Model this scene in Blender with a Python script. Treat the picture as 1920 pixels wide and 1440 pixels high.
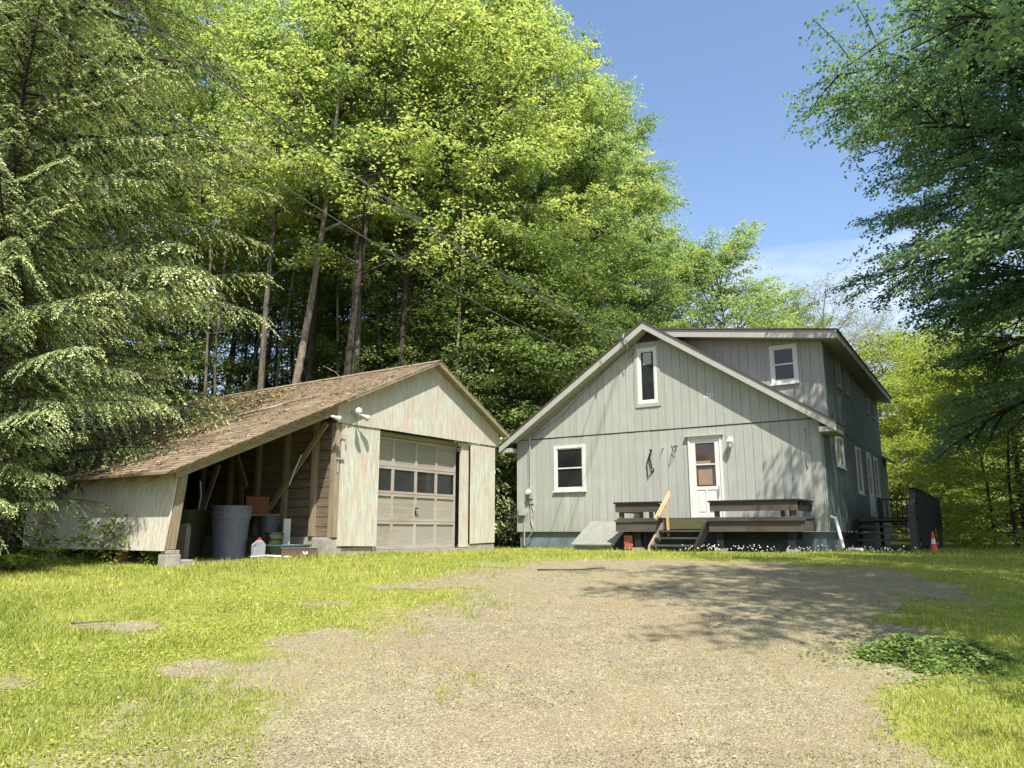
import bpy, math, random
import numpy as np
from mathutils import Vector, Matrix
PI = math.pi
R = math.radians
sc = bpy.context.scene
for o in list(bpy.data.objects): bpy.data.objects.remove(o)
C = sc.collection

# ------------------------------------------------------------------ camera, sky, sun, exposure
EYE = 1.6
cd = bpy.data.cameras.new('camera'); cam = bpy.data.objects.new('camera', cd); C.objects.link(cam)
cam.location = (0, 0, EYE); cam.rotation_euler = (R(90 + 11.19), 0, 0)
cd.sensor_width = 36; cd.lens = 26.25; cd.clip_start = .05; cd.clip_end = 3000
sc.camera = cam
SUN_EL, SUN_AZ = 58.0, 169.0            # azimuth clockwise from +Y
w = bpy.data.worlds.new('World'); sc.world = w; w.use_nodes = True
nt = w.node_tree; bg = nt.nodes['Background']
sky = nt.nodes.new('ShaderNodeTexSky'); sky.sky_type = 'NISHITA'; sky.sun_disc = False
sky.sun_elevation = R(SUN_EL); sky.sun_rotation = R(SUN_AZ)
sky.altitude = 400; sky.air_density = 1.05; sky.dust_density = 1.8; sky.ozone_density = 2.2
tc = nt.nodes.new('ShaderNodeTexCoord'); mp_ = nt.nodes.new('ShaderNodeMapping'); mp_.inputs['Scale'].default_value = (1, 1, 3.5)
cn_ = nt.nodes.new('ShaderNodeTexNoise'); cn_.inputs['Scale'].default_value = 2.6; cn_.inputs['Detail'].default_value = 7; cn_.inputs['Roughness'].default_value = .55
nt.links.new(tc.outputs['Generated'], mp_.inputs[0]); nt.links.new(mp_.outputs[0], cn_.inputs['Vector'])
sx = nt.nodes.new('ShaderNodeSeparateXYZ'); nt.links.new(tc.outputs['Generated'], sx.inputs[0])
lo_ = nt.nodes.new('ShaderNodeMapRange'); lo_.inputs[1].default_value = .12; lo_.inputs[2].default_value = .42; lo_.inputs[3].default_value = .32; lo_.inputs[4].default_value = 0; nt.links.new(sx.outputs[2], lo_.inputs[0])
ad_ = nt.nodes.new('ShaderNodeMath'); ad_.operation = 'ADD'; nt.links.new(cn_.outputs[0], ad_.inputs[0]); nt.links.new(lo_.outputs[0], ad_.inputs[1])
cr_ = nt.nodes.new('ShaderNodeMapRange'); cr_.inputs[1].default_value = .60; cr_.inputs[2].default_value = .95; nt.links.new(ad_.outputs[0], cr_.inputs[0])
cm_ = nt.nodes.new('ShaderNodeMix'); cm_.data_type = 'RGBA'; cm_.inputs[7].default_value = (4.6, 4.9, 5.3, 1); nt.links.new(cr_.outputs[0], cm_.inputs[0]); nt.links.new(sky.outputs[0], cm_.inputs[6])
nt.links.new(cm_.outputs[2], bg.inputs['Color']); bg.inputs['Strength'].default_value = .14
sd = bpy.data.lights.new('sun', 'SUN'); sd.energy = 4.8; sd.angle = R(.5); sd.color = (1, .955, .87)
sun = bpy.data.objects.new('sun', sd); C.objects.link(sun)
sv = Vector((math.sin(R(SUN_AZ)) * math.cos(R(SUN_EL)), math.cos(R(SUN_AZ)) * math.cos(R(SUN_EL)), math.sin(R(SUN_EL))))
sun.rotation_euler = sv.to_track_quat('Z', 'Y').to_euler(); sun.location = sv * 60
sc.view_settings.view_transform = 'Standard'; sc.view_settings.look = 'None'
sc.view_settings.exposure = .9; sc.view_settings.gamma = 1
sc.render.engine = 'CYCLES'
sc.cycles.max_bounces = 6; sc.cycles.diffuse_bounces = 4; sc.cycles.transmission_bounces = 4
sc.cycles.glossy_bounces = 2; sc.cycles.use_adaptive_sampling = True

# ------------------------------------------------------------------ materials
def newmat(name):
    m = bpy.data.materials.new(name); m.use_nodes = True
    return m, m.node_tree, m.node_tree.nodes['Principled BSDF']
def N(t, typ, **k):
    n = t.nodes.new(typ)
    for a, b in k.items():
        if a in n.inputs: n.inputs[a].default_value = b
        else: setattr(n, a, b)
    return n
def ramp(t, fac, stops, interp='LINEAR'):
    r = t.nodes.new('ShaderNodeValToRGB'); e = r.color_ramp.elements; r.color_ramp.interpolation = interp
    while len(e) < len(stops): e.new(.5)
    for i, (p, c) in enumerate(stops):
        e[i].position = p; e[i].color = (*c, 1) if len(c) == 3 else c
    t.links.new(fac, r.inputs[0]); return r.outputs[0]
def mixc(t, fac, a, b, mode='MIX'):
    m = t.nodes.new('ShaderNodeMix'); m.data_type = 'RGBA'; m.blend_type = mode
    for s, x in ((0, fac), (6, a), (7, b)):
        if isinstance(x, (int, float)): m.inputs[s].default_value = x
        elif isinstance(x, tuple): m.inputs[s].default_value = (*x, 1)
        else: t.links.new(x, m.inputs[s])
    return m.outputs[2]
def coords(t, scale, kind='Object', rot=(0, 0, 0)):
    c = t.nodes.new('ShaderNodeTexCoord'); mp = t.nodes.new('ShaderNodeMapping')
    mp.inputs['Scale'].default_value = scale; mp.inputs['Rotation'].default_value = rot
    t.links.new(c.outputs[kind], mp.inputs[0]); return mp.outputs[0]
def noise(t, vec, scale, detail=4, rough=.55, out=0):
    n = t.nodes.new('ShaderNodeTexNoise'); n.inputs['Scale'].default_value = scale
    n.inputs['Detail'].default_value = detail; n.inputs['Roughness'].default_value = rough
    t.links.new(vec, n.inputs['Vector']); return n.outputs[out]
def bump(t, b, h, strength=.3, dist=.01):
    n = t.nodes.new('ShaderNodeBump'); n.inputs['Strength'].default_value = strength; n.inputs['Distance'].default_value = dist
    t.links.new(h, n.inputs['Height']); t.links.new(n.outputs[0], b.inputs['Normal'])
def rndout(t):
    a = t.nodes.new('ShaderNodeAttribute'); a.attribute_name = 'rnd'; return a.outputs['Fac']

def m_plain(name, col, rough=.6, metal=0, var=.12, scale=6, bmp=.1, spec=.5):
    m, t, b = newmat(name)
    v = coords(t, (1, 1, 1)); n = noise(t, v, scale, 5)
    c0 = tuple(x * (1 - var) for x in col); c1 = tuple(min(1, x * (1 + var)) for x in col)
    t.links.new(ramp(t, n, [(.3, c0), (.7, c1)]), b.inputs['Base Color'])
    b.inputs['Roughness'].default_value = rough; b.inputs['Metallic'].default_value = metal
    b.inputs['Specular IOR Level'].default_value = spec
    if bmp: bump(t, b, noise(t, v, scale * 12, 3), bmp, .004)
    return m
def m_wood(name, c_dark, c_light, axis='z', rough=.75, grain=1.0, stain=None, bmp=.35, oi=.25):
    """grained board; the grain runs along the given local axis"""
    m, t, b = newmat(name)
    s = {'z': (14, 14, .9), 'x': (.9, 14, 14), 'y': (14, .9, 14)}[axis]
    v = coords(t, s); n = noise(t, v, 2.2 * grain, 7, .62)
    c = ramp(t, n, [(.28, c_dark), (.52, tuple((a + b_) / 2 for a, b_ in zip(c_dark, c_light))), (.74, c_light)])
    if stain:
        v2 = coords(t, (1, 1, 1)); n2 = noise(t, v2, 1.3, 5)
        c = mixc(t, ramp(t, n2, [(.42, (0, 0, 0)), (.66, (1, 1, 1))]), c, stain)
    oin = t.nodes.new('ShaderNodeObjectInfo')
    c = mixc(t, ramp(t, oin.outputs['Random'], [(0, (oi,) * 3), (1, (0,) * 3)]), c, tuple(x * .55 for x in c_dark))
    t.links.new(c, b.inputs['Base Color']); b.inputs['Roughness'].default_value = rough
    b.inputs['Specular IOR Level'].default_value = .25
    bump(t, b, n, bmp, .006); return m
def m_siding(name, base, dirt=(.22, .21, .17)):
    m, t, b = newmat(name)
    v = coords(t, (9, 9, .55)); g = noise(t, v, 3, 6, .6)
    v1 = coords(t, (1, 1, 1)); n1 = noise(t, v1, .9, 5); n2 = noise(t, v1, 9, 6, .7)
    c = ramp(t, g, [(.3, tuple(x * .86 for x in base)), (.7, tuple(x * 1.08 for x in base))])
    c = mixc(t, ramp(t, n1, [(.35, (.0,) * 3), (.75, (.35,) * 3)]), c, tuple(x * y for x, y in zip(base, (1.02, .93, .92))))
    st_ = noise(t, coords(t, (7, 7, .22)), 1.6, 5, .65); c = mixc(t, ramp(t, st_, [(.52, (0,) * 3), (.72, (.38,) * 3)]), c, tuple((x + y) / 2 for x, y in zip(base, dirt)))
    fd_ = noise(t, coords(t, (1, 1, 1)), 2.3, 3, .5); c = mixc(t, ramp(t, fd_, [(.5, (0,) * 3), (.75, (.3,) * 3)]), c, tuple(min(1, x * 1.3) for x in base))
    c = mixc(t, ramp(t, n2, [(.64, (0,) * 3), (.74, (.4,) * 3)]), c, dirt)
    # grime that splashes up on the lowest boards (height is a place on the wall)
    sp = t.nodes.new('ShaderNodeSeparateXYZ'); t.links.new(coords(t, (1, 1, 1)), sp.inputs[0])
    mr = N(t, 'ShaderNodeMapRange'); t.links.new(sp.outputs[2], mr.inputs[0])
    mr.inputs[1].default_value = .4; mr.inputs[2].default_value = .95; mr.inputs[3].default_value = .4; mr.inputs[4].default_value = 0
    mm = N(t, 'ShaderNodeMath', operation='MULTIPLY'); t.links.new(mr.outputs[0], mm.inputs[0]); t.links.new(n1, mm.inputs[1])
    c = mixc(t, mm.outputs[0], c, dirt)
    oin = t.nodes.new('ShaderNodeObjectInfo')
    c = mixc(t, ramp(t, oin.outputs['Random'], [(0, (.22,) * 3), (1, (0,) * 3)]), c, tuple(x * .6 for x in base))
    t.links.new(c, b.inputs['Base Color']); b.inputs['Roughness'].default_value = .7
    b.inputs['Specular IOR Level'].default_value = .25
    bump(t, b, g, .35, .004); return m
def m_plywood(name, zoff=0):
    """rough sawn plywood: worn pale green paint over bleached and pinkish wood"""
    m, t, b = newmat(name)
    v = coords(t, (10, 10, 1.1)); g = noise(t, v, 2.4, 8, .68)
    vg = coords(t, (1, 1, .16)); wv = N(t, 'ShaderNodeTexWave', wave_type='BANDS', bands_direction='DIAGONAL')
    wv.inputs['Scale'].default_value = 5; wv.inputs['Distortion'].default_value = 14; wv.inputs['Detail'].default_value = 4
    wv.inputs['Detail Scale'].default_value = .9; wv.inputs['Detail Roughness'].default_value = .7; t.links.new(vg, wv.inputs['Vector'])
    v1 = coords(t, (1, 1, .8)); n1 = noise(t, v1, 1.7, 4, .6); n2 = noise(t, v1, 3.1, 5, .6)
    wood = ramp(t, g, [(.3, (.34, .30, .235)), (.55, (.52, .48, .40)), (.75, (.67, .635, .55))])
    paint = ramp(t, g, [(.3, (.40, .42, .36)), (.7, (.56, .59, .52))])
    pk = ramp(t, g, [(.3, (.42, .32, .25)), (.7, (.60, .50, .42))])
    c = mixc(t, ramp(t, n1, [(.44, (.9,) * 3), (.56, (.0,) * 3)]), wood, paint)
    c = mixc(t, ramp(t, n2, [(.52, (0,) * 3), (.62, (.75,) * 3)]), c, pk)
    c = mixc(t, ramp(t, wv.outputs['Fac'], [(.0, (.45,) * 3), (.35, (0,) * 3)]), c, (.38, .33, .24))
    sp = t.nodes.new('ShaderNodeSeparateXYZ'); t.links.new(coords(t, (1, 1, 1)), sp.inputs[0])
    mr = N(t, 'ShaderNodeMapRange'); t.links.new(sp.outputs[2], mr.inputs[0])
    mr.inputs[1].default_value = 0; mr.inputs[2].default_value = 1.3; mr.inputs[3].default_value = .75; mr.inputs[4].default_value = 0
    c = mixc(t, mr.outputs[0], c, wood)
    t.links.new(c, b.inputs['Base Color']); b.inputs['Roughness'].default_value = .85
    b.inputs['Specular IOR Level'].default_value = .2
    bump(t, b, g, .5, .006); return m
def m_leaf(name, stops, trans=.45, rough=.5, spec=.3):
    m, t, b = newmat(name)
    c = ramp(t, rndout(t), stops)
    gm = N(t, 'ShaderNodeNewGeometry')
    t.links.new(c, b.inputs['Base Color']); b.inputs['Roughness'].default_value = rough
    b.inputs['Specular IOR Level'].default_value = spec
    tr = N(t, 'ShaderNodeBsdfTranslucent'); c2 = mixc(t, 1.0, c, (1.25, 1.2, .75), 'MULTIPLY'); t.links.new(c2, tr.inputs[0])
    mx = N(t, 'ShaderNodeMixShader'); mx.inputs[0].default_value = trans
    t.links.new(b.outputs[0], mx.inputs[1]); t.links.new(tr.outputs[0], mx.inputs[2])
    t.links.new(mx.outputs[0], t.nodes['Material Output'].inputs[0]); return m
def m_bark(name, c0, c1, patch=None):
    m, t, b = newmat(name)
    v = coords(t, (6, 6, 1.2)); n = noise(t, v, 2.5, 7, .65)
    c = ramp(t, n, [(.32, c0), (.68, c1)])
    if patch:
        n2 = noise(t, coords(t, (1, 1, .7)), 2.2, 4); c = mixc(t, ramp(t, n2, [(.5, (0,) * 3), (.62, (.8,) * 3)]), c, patch)
    t.links.new(c, b.inputs['Base Color']); b.inputs['Roughness'].default_value = .9
    b.inputs['Specular IOR Level'].default_value = .1
    bump(t, b, n, .8, .03); return m
def m_glass(name, col=(.012, .014, .014)):
    m, t, b = newmat(name)
    n = noise(t, coords(t, (1, 1, 1)), 2.2, 2)
    t.links.new(ramp(t, n, [(.3, col), (.7, tuple(x * 2.2 for x in col))]), b.inputs['Base Color'])
    b.inputs['Roughness'].default_value = .06; b.inputs['IOR'].default_value = 1.5
    bump(t, b, n, .05, .02); return m
def m_rndramp(name, stops, rough=.9, bmp=0):
    m, t, b = newmat(name)
    t.links.new(ramp(t, rndout(t), stops), b.inputs['Base Color']); b.inputs['Roughness'].default_value = rough
    b.inputs['Specular IOR Level'].default_value = .2
    return m

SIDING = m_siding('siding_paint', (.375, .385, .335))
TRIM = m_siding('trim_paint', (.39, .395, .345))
SIDING_SIDE = m_siding('siding_paint_shaded', (.125, .165, .155), (.08, .07, .06))  # siding colour darkened to carry the tree shade on the side wall
FOUND = m_plain('foundation_paint', (.12, .16, .17), .8, var=.25, scale=3, bmp=.3)
WHITE = m_plain('white_paint', (0.622, 0.622, 0.571), .45, var=.05, scale=3, bmp=.03)
PVC = m_plain('white_pvc', (.78, .78, .76), .35, var=.03)
GLASS = m_glass('window_glass')
BLIND = m_plain('pale_blind', (.33, .33, .31), .7, var=.08)
DOORGLASS = m_glass('door_glass', (.035, .022, .016))
PLY = m_plywood('worn_plywood')
DOORWOOD = m_wood('garage_door_wood', (.27, .22, .185), (.45, .40, .34), 'x', stain=(.40, .36, .30), bmp=.2)
DOORPANEL = m_wood('garage_panel_wood', (.24, .21, .17), (.40, .37, .31), 'x', stain=(.30, .29, .25), bmp=.1)
BARE = m_wood('bleached_wood', (0.185, 0.134, 0.084), (0.386, 0.319, 0.218), 'z')
BAREH = m_wood('bleached_boards_shaded', (.10, .07, .045), (.27, .21, .14), 'y', stain=(.2, .16, .11))  # board colour darkened for the shade inside the lean-to
OLDW = m_wood('old_beam_wood', (0.202, 0.168, 0.109), (0.37, 0.328, 0.227), 'x')
DECK = m_wood('weathered_deck_wood', (.04, .036, .036), (.115, .10, .095), 'x', stain=(.10, .08, .06))
DECKD = m_wood('dark_deck_wood', (.010, .009, .010), (.034, .030, .03), 'z')
NEWWOOD = m_wood('new_lumber', (0.42, 0.286, 0.134), (0.554, 0.403, 0.227), 'z', bmp=.1, oi=.1)
CONC = m_plain('concrete', (0.302, 0.277, 0.227), .9, var=.25, scale=7, bmp=.5)
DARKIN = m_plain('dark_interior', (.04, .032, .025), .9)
METAL = m_plain('grey_metal', (.42, .43, .40), .5, metal=.4, var=.1)
BLACKM = m_plain('black_iron', (.03, .03, .032), .5, metal=.5)
WIREM = m_plain('cable_rubber', (.15, .15, .14), .5)
SHINGLE = m_rndramp('brown_shingles', [(0, (.10, .072, .048)), (.35, (.18, .132, .09)), (.7, (.24, .18, .125)), (1, (.32, .25, .18))])
SHINGLED = m_rndramp('dark_shingles', [(0, (.06, .045, .045)), (1, (.13, .09, .08))])
LITTER = m_rndramp('needle_litter', [(0, (.045, .035, .02)), (.35, (.13, .10, .045)), (.7, (.25, .22, .09)), (1, (.40, .33, .17))])
LEAF_MAPLE = m_leaf('maple_leaf', [(0, (.18, .29, .11)), (.4, (.36, .47, .17)), (.8, (.54, .60, .24)), (1, (.72, .68, .20))], .58)
LEAF_MAPLE2 = m_leaf('birch_leaf', [(0, (.15, .25, .11)), (.5, (.31, .42, .18)), (.85, (.46, .55, .25)), (1, (.64, .63, .30))], .58)
LEAF_DEEP = m_leaf('deep_green_leaf', [(0, (.10, .19, .06)), (.45, (.20, .31, .10)), (.8, (.34, .45, .16)), (1, (.58, .58, .2))], .5)
LEAF_UNDER = m_leaf('understory_leaf', [(0, (.08, .14, .03)), (.6, (.18, .26, .08)), (1, (.40, .45, .18))], .4)
LEAF_RIGHT = m_leaf('beech_leaf', [(0, (.12, .23, .14)), (.6, (.20, .33, .18)), (1, (.36, .46, .16))], .46)
LEAF_PALE = m_leaf('pale_leaf', [(0, (.16, .19, .06)), (.6, (.24, .26, .10)), (1, (.34, .32, .18))], .45)
LEAF_SHRUB = m_leaf('shrub_leaf', [(0, (.18, .26, .04)), (.5, (.32, .40, .07)), (1, (.52, .52, .14))], .45)
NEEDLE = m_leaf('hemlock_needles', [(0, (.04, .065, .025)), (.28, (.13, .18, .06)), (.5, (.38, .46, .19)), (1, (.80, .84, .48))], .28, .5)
NEEDLED = m_leaf('dark_needles', [(0, (.012, .022, .01)), (.6, (.03, .05, .018)), (1, (.06, .09, .03))], .2, .6)
BARK_G = m_bark('grey_bark', (.06, .05, .04), (.20, .17, .13))
BARK_D = m_bark('dark_bark', (.025, .02, .017), (.08, .065, .05))
BARK_P = m_bark('pale_peeling_bark', (.12, .09, .065), (.34, .28, .21), (.45, .42, .36))
BARK_W = m_bark('white_birch_bark', (.40, .37, .33), (.62, .59, .54), (.15, .12, .1))
FERN = m_leaf('fern_leaf', [(0, (.10, .17, .02)), (1, (.20, .28, .05))], .45)
GRASSM = m_leaf('grass_blade', [(0, (.17, .25, .04)), (.4, (.34, .38, .07)), (.75, (.47, .46, .12)), (1, (.60, .52, .30))], .35, .6, .15)
CLOVERM = m_leaf('clover_leaf', [(0, (.14, .22, .04)), (.5, (.32, .37, .07)), (1, (.48, .47, .14))], .35, .6, .15)
STONEM = m_rndramp('gravel_stone', [(0, (.07, .058, .038)), (.3, (.20, .18, .115)), (.6, (.32, .295, .19)), (.8, (.30, .19, .125)), (.93, (.35, .33, .26)), (1, (.46, .43, .33))])
FLOWERM = m_plain('white_clover_flower', (.7, .7, .62), .8)

def yx(px, Y): return (px - 960) / 1427 * Y
# ------------------------------------------------------------------ object helpers
def tag(o, label=None, cat=None, group=None, kind=None):
    if label: o['label'] = label
    if cat: o['category'] = cat
    if group: o['group'] = group
    if kind: o['kind'] = kind
    return o
def empty(name, loc, rz=0, label=None, cat=None, group=None):
    o = bpy.data.objects.new(name, None); C.objects.link(o); o.location = loc; o.rotation_euler = (0, 0, rz)
    o.empty_display_size = .2
    return tag(o, label, cat, group)
def link(name, me, parent=None, loc=(0, 0, 0), rz=0):
    o = bpy.data.objects.new(name, me); C.objects.link(o); o.location = loc; o.rotation_euler = (0, 0, rz)
    if parent: o.parent = parent
    return o
def copy_tree(o, parent=None):
    c = o.copy(); C.objects.link(c)
    if parent: c.parent = parent
    for ch in [x for x in kids.get(o.name, [])]: copy_tree(ch, c)
    return c
kids = {}
def reg(root):
    for ch in root.children: kids.setdefault(root.name, []).append(ch); reg(ch)

class MB:
    def __init__(s, off=(0, 0, 0)): s.v = []; s.f = []; s.r = []; s.off = off
    def add(s, vs, fs, r=.5):
        n = len(s.v); s.v += [tuple(p) for p in vs]; s.f += [tuple(i + n for i in f) for f in fs]; s.r += [r] * len(fs); return s
    def prism(s, F, poly, d0, d1, r=.5):
        n = len(poly); vs = [F(a, z, d0) for a, z in poly] + [F(a, z, d1) for a, z in poly]
        return s.add(vs, [tuple(range(n))[::-1], tuple(range(n, 2 * n))] + [(i, (i + 1) % n, n + (i + 1) % n, n + i) for i in range(n)], r)
    def rect(s, F, a0, a1, z0, z1, d0, d1, r=.5): return s.prism(F, [(a0, z0), (a1, z0), (a1, z1), (a0, z1)], d0, d1, r)
    def box(s, x0, x1, y0, y1, z0, z1, r=.5):
        vs = [(x, y, z) for z in (z0, z1) for y in (y0, y1) for x in (x0, x1)]
        return s.add(vs, [(0, 2, 3, 1), (4, 5, 7, 6), (0, 1, 5, 4), (2, 6, 7, 3), (0, 4, 6, 2), (1, 3, 7, 5)], r)
    def bar(s, p, q, w, h, up=(0, 0, 1), r=.5):
        p = Vector(p); q = Vector(q); d = (q - p).normalized(); sd_ = d.cross(Vector(up)).normalized() * w / 2; u_ = sd_.cross(d).normalized() * h / 2
        vs = [e + a * sd_ + b * u_ for e in (p, q) for a, b in ((-1, -1), (1, -1), (1, 1), (-1, 1))]
        return s.add(vs, [(0, 1, 2, 3), (7, 6, 5, 4), (0, 4, 5, 1), (1, 5, 6, 2), (2, 6, 7, 3), (3, 7, 4, 0)], r)
    def tube(s, pts, rad, n=8, cap=True, r=.5):
        pts = [Vector(p) for p in pts]; rads = rad if isinstance(rad, (list, tuple)) else [rad] * len(pts)
        base = len(s.v); prev = None
        for i, p in enumerate(pts):
            d = (pts[min(i + 1, len(pts) - 1)] - pts[max(i - 1, 0)]).normalized()
            if prev is None: a = d.orthogonal().normalized()
            else: a = (prev - d * prev.dot(d)).normalized()
            prev = a; b = d.cross(a)
            for k in range(n): s.v.append(tuple(p + (a * math.cos(2 * PI * k / n) + b * math.sin(2 * PI * k / n)) * rads[i]))
        for i in range(len(pts) - 1):
            for k in range(n):
                s.f.append((base + i * n + k, base + i * n + (k + 1) % n, base + (i + 1) * n + (k + 1) % n, base + (i + 1) * n + k)); s.r.append(r)
        if cap:
            s.f.append(tuple(base + k for k in range(n))[::-1]); s.f.append(tuple(base + (len(pts) - 1) * n + k for k in range(n))); s.r += [r, r]
        return s
    def lathe(s, c, prof, n=20, r=.5, sx=1, sy=1):
        base = len(s.v)
        for (rr, z) in prof:
            for k in range(n): s.v.append((c[0] + rr * sx * math.cos(2 * PI * k / n), c[1] + rr * sy * math.sin(2 * PI * k / n), c[2] + z))
        for i in range(len(prof) - 1):
            for k in range(n):
                s.f.append((base + i * n + k, base + i * n + (k + 1) % n, base + (i + 1) * n + (k + 1) % n, base + (i + 1) * n + k)); s.r.append(r)
        return s
    def mesh(s, name, m, smooth=False, bevel=0):
        me = bpy.data.meshes.new(name); o = s.off
        me.from_pydata([(a + o[0], b + o[1], c + o[2]) for a, b, c in s.v], [], s.f)
        me.materials.append(m)
        at = me.attributes.new('rnd', 'FLOAT', 'FACE'); at.data.foreach_set('value', s.r)
        if smooth: me.shade_smooth()
        me.update(); return me
    def build(s, name, m, parent=None, smooth=False, bevel=0, kind=None, label=None):
        import bmesh
        me = s.mesh(name, m, smooth)
        bm = bmesh.new(); bm.from_mesh(me); bmesh.ops.recalc_face_normals(bm, faces=bm.faces)
        if bevel: bmesh.ops.bevel(bm, geom=[e for e in bm.edges], offset=bevel, segments=1, affect='EDGES', profile=.5)
        bm.to_mesh(me); bm.free()
        o = link(name, me, parent)
        if kind: o['kind'] = kind
        if label: o['label'] = label
        return o

def quads_mesh(name, V, k, rnd, mat):
    """V: (n*k,3) vertices, n faces of k corners each"""
    V = np.asarray(V, dtype=np.float32); n = len(V) // k
    me = bpy.data.meshes.new(name); me.vertices.add(n * k); me.loops.add(n * k); me.polygons.add(n)
    me.vertices.foreach_set('co', V.ravel()); me.loops.foreach_set('vertex_index', np.arange(n * k, dtype=np.int32))
    me.polygons.foreach_set('loop_start', np.arange(0, n * k, k, dtype=np.int32))
    me.materials.append(mat)
    at = me.attributes.new('rnd', 'FLOAT', 'FACE'); at.data.foreach_set('value', np.asarray(rnd, dtype=np.float32))
    me.update(calc_edges=True); return me
def nrmz(a): return a / np.maximum(np.linalg.norm(a, axis=1, keepdims=True), 1e-9)
def leaf_verts(P, D, Nn, L, W, fold=.12):
    D = nrmz(D); S = nrmz(np.cross(D, Nn)); Nn = np.cross(S, D)
    L = L[:, None]; W = W[:, None]; mid = P + D * L * .45
    V = np.stack([P, mid + S * W / 2 + Nn * W * fold, P + D * L, mid - S * W / 2 + Nn * W * fold], 1)
    return V.reshape(-1, 3)

# ------------------------------------------------------------------ ground
rng = np.random.default_rng(7)
def smooth(x, a, b):
    t = np.clip((x - a) / (b - a), 0, 1); return t * t * (3 - 2 * t)
def vnoise(x, y, s, seed=0):
    """cheap smooth value noise"""
    x = np.asarray(x, float) / s + seed * 17.3; y = np.asarray(y, float) / s + seed * 9.7
    xi = np.floor(x); yi = np.floor(y); fx = x - xi; fy = y - yi; fx = fx * fx * (3 - 2 * fx); fy = fy * fy * (3 - 2 * fy)
    def h(a, b): v = np.sin(a * 127.1 + b * 311.7 + seed * 3.1) * 43758.5453; return v - np.floor(v)
    return (h(xi, yi) * (1 - fx) + h(xi + 1, yi) * fx) * (1 - fy) + (h(xi, yi + 1) * (1 - fx) + h(xi + 1, yi + 1) * fx) * fy
def ground_z(x, y):
    x = np.asarray(x, float); y = np.asarray(y, float)
    z = 1.185 - .0235 * np.maximum(0, 13.5 - np.maximum(y, -6)) ** 1.5
    z = z + smooth(y + .45 * np.minimum(0, -x) * 0, 30, 75) * 9 * (1 - smooth(x, 2, 16)) * (1 - smooth(y, 90, 260))
    z = z + .03 * (vnoise(x, y, 1.7, 1) - .5) * smooth(np.hypot(x, y), 2, 5) + .012 * (vnoise(x, y, .35, 2) - .5)
    return z
# left and right limits of the gravel as functions of distance
LX = ([0, 3.8, 5, 6.2, 8.1, 10.3, 11.9, 13.2], [-3.0, -2.5, -2.3, -2.0, -1.4, -.8, -.1, .8])
RX = ([0, 3.8, 4.6, 5.4, 6.6, 7.8, 9.0, 11.2, 12.6], [1.8, 2.05, 2.2, 2.4, 3.1, 3.7, 4.6, 4.4, 2.2])
def gravelness(x, y):
    x = np.asarray(x, float); y = np.asarray(y, float)
    wob = (vnoise(x, y, .8, 3) - .5) * .9 + (vnoise(x, y, .25, 4) - .5) * .3
    l = np.interp(y, *LX); r = np.interp(y, *RX)
    wl = .9 + .1 * y * 0
    g = smooth(x + wob * 1.7, l - 1.2, l + 2.1) * (1 - smooth(x + wob * 1.3, r - .4, r + 1.0)) * (1 - smooth(y + wob, 12.0, 13.1))
    # bare spots in the lawn
    for (px, py, rx, ry, am) in ((-3.67, 6.85, .55, .22, .95), (-1.99, 7.9, .38, .2, .8), (-2.11, 5.5, .42, .2, .85), (-1.45, 6.2, .4, .5, .7), (-3.3, 5.2, .45, .25, .55), (-1.1, 9.2, .7, .3, .6), (-4.4, 8.2, .5, .2, .4), (.2, 11.4, 1.2, .5, .5)):
        d = np.hypot((x - px) / rx, (y - py) / ry) + wob * 1.5; g = np.maximum(g, am * (1 - smooth(d, .6, 1.3)))
    return g
def axis_(a, b, fine, far, grow=1.25):
    v = list(np.arange(a, b, fine)); s = fine
    while v[-1] < far: s = s * grow; v.append(v[-1] + s)
    s = fine; lo = [a]
    while lo[-1] > -far: s = s * grow; lo.append(lo[-1] - s)
    return np.array(lo[:0:-1] + v)
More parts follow.
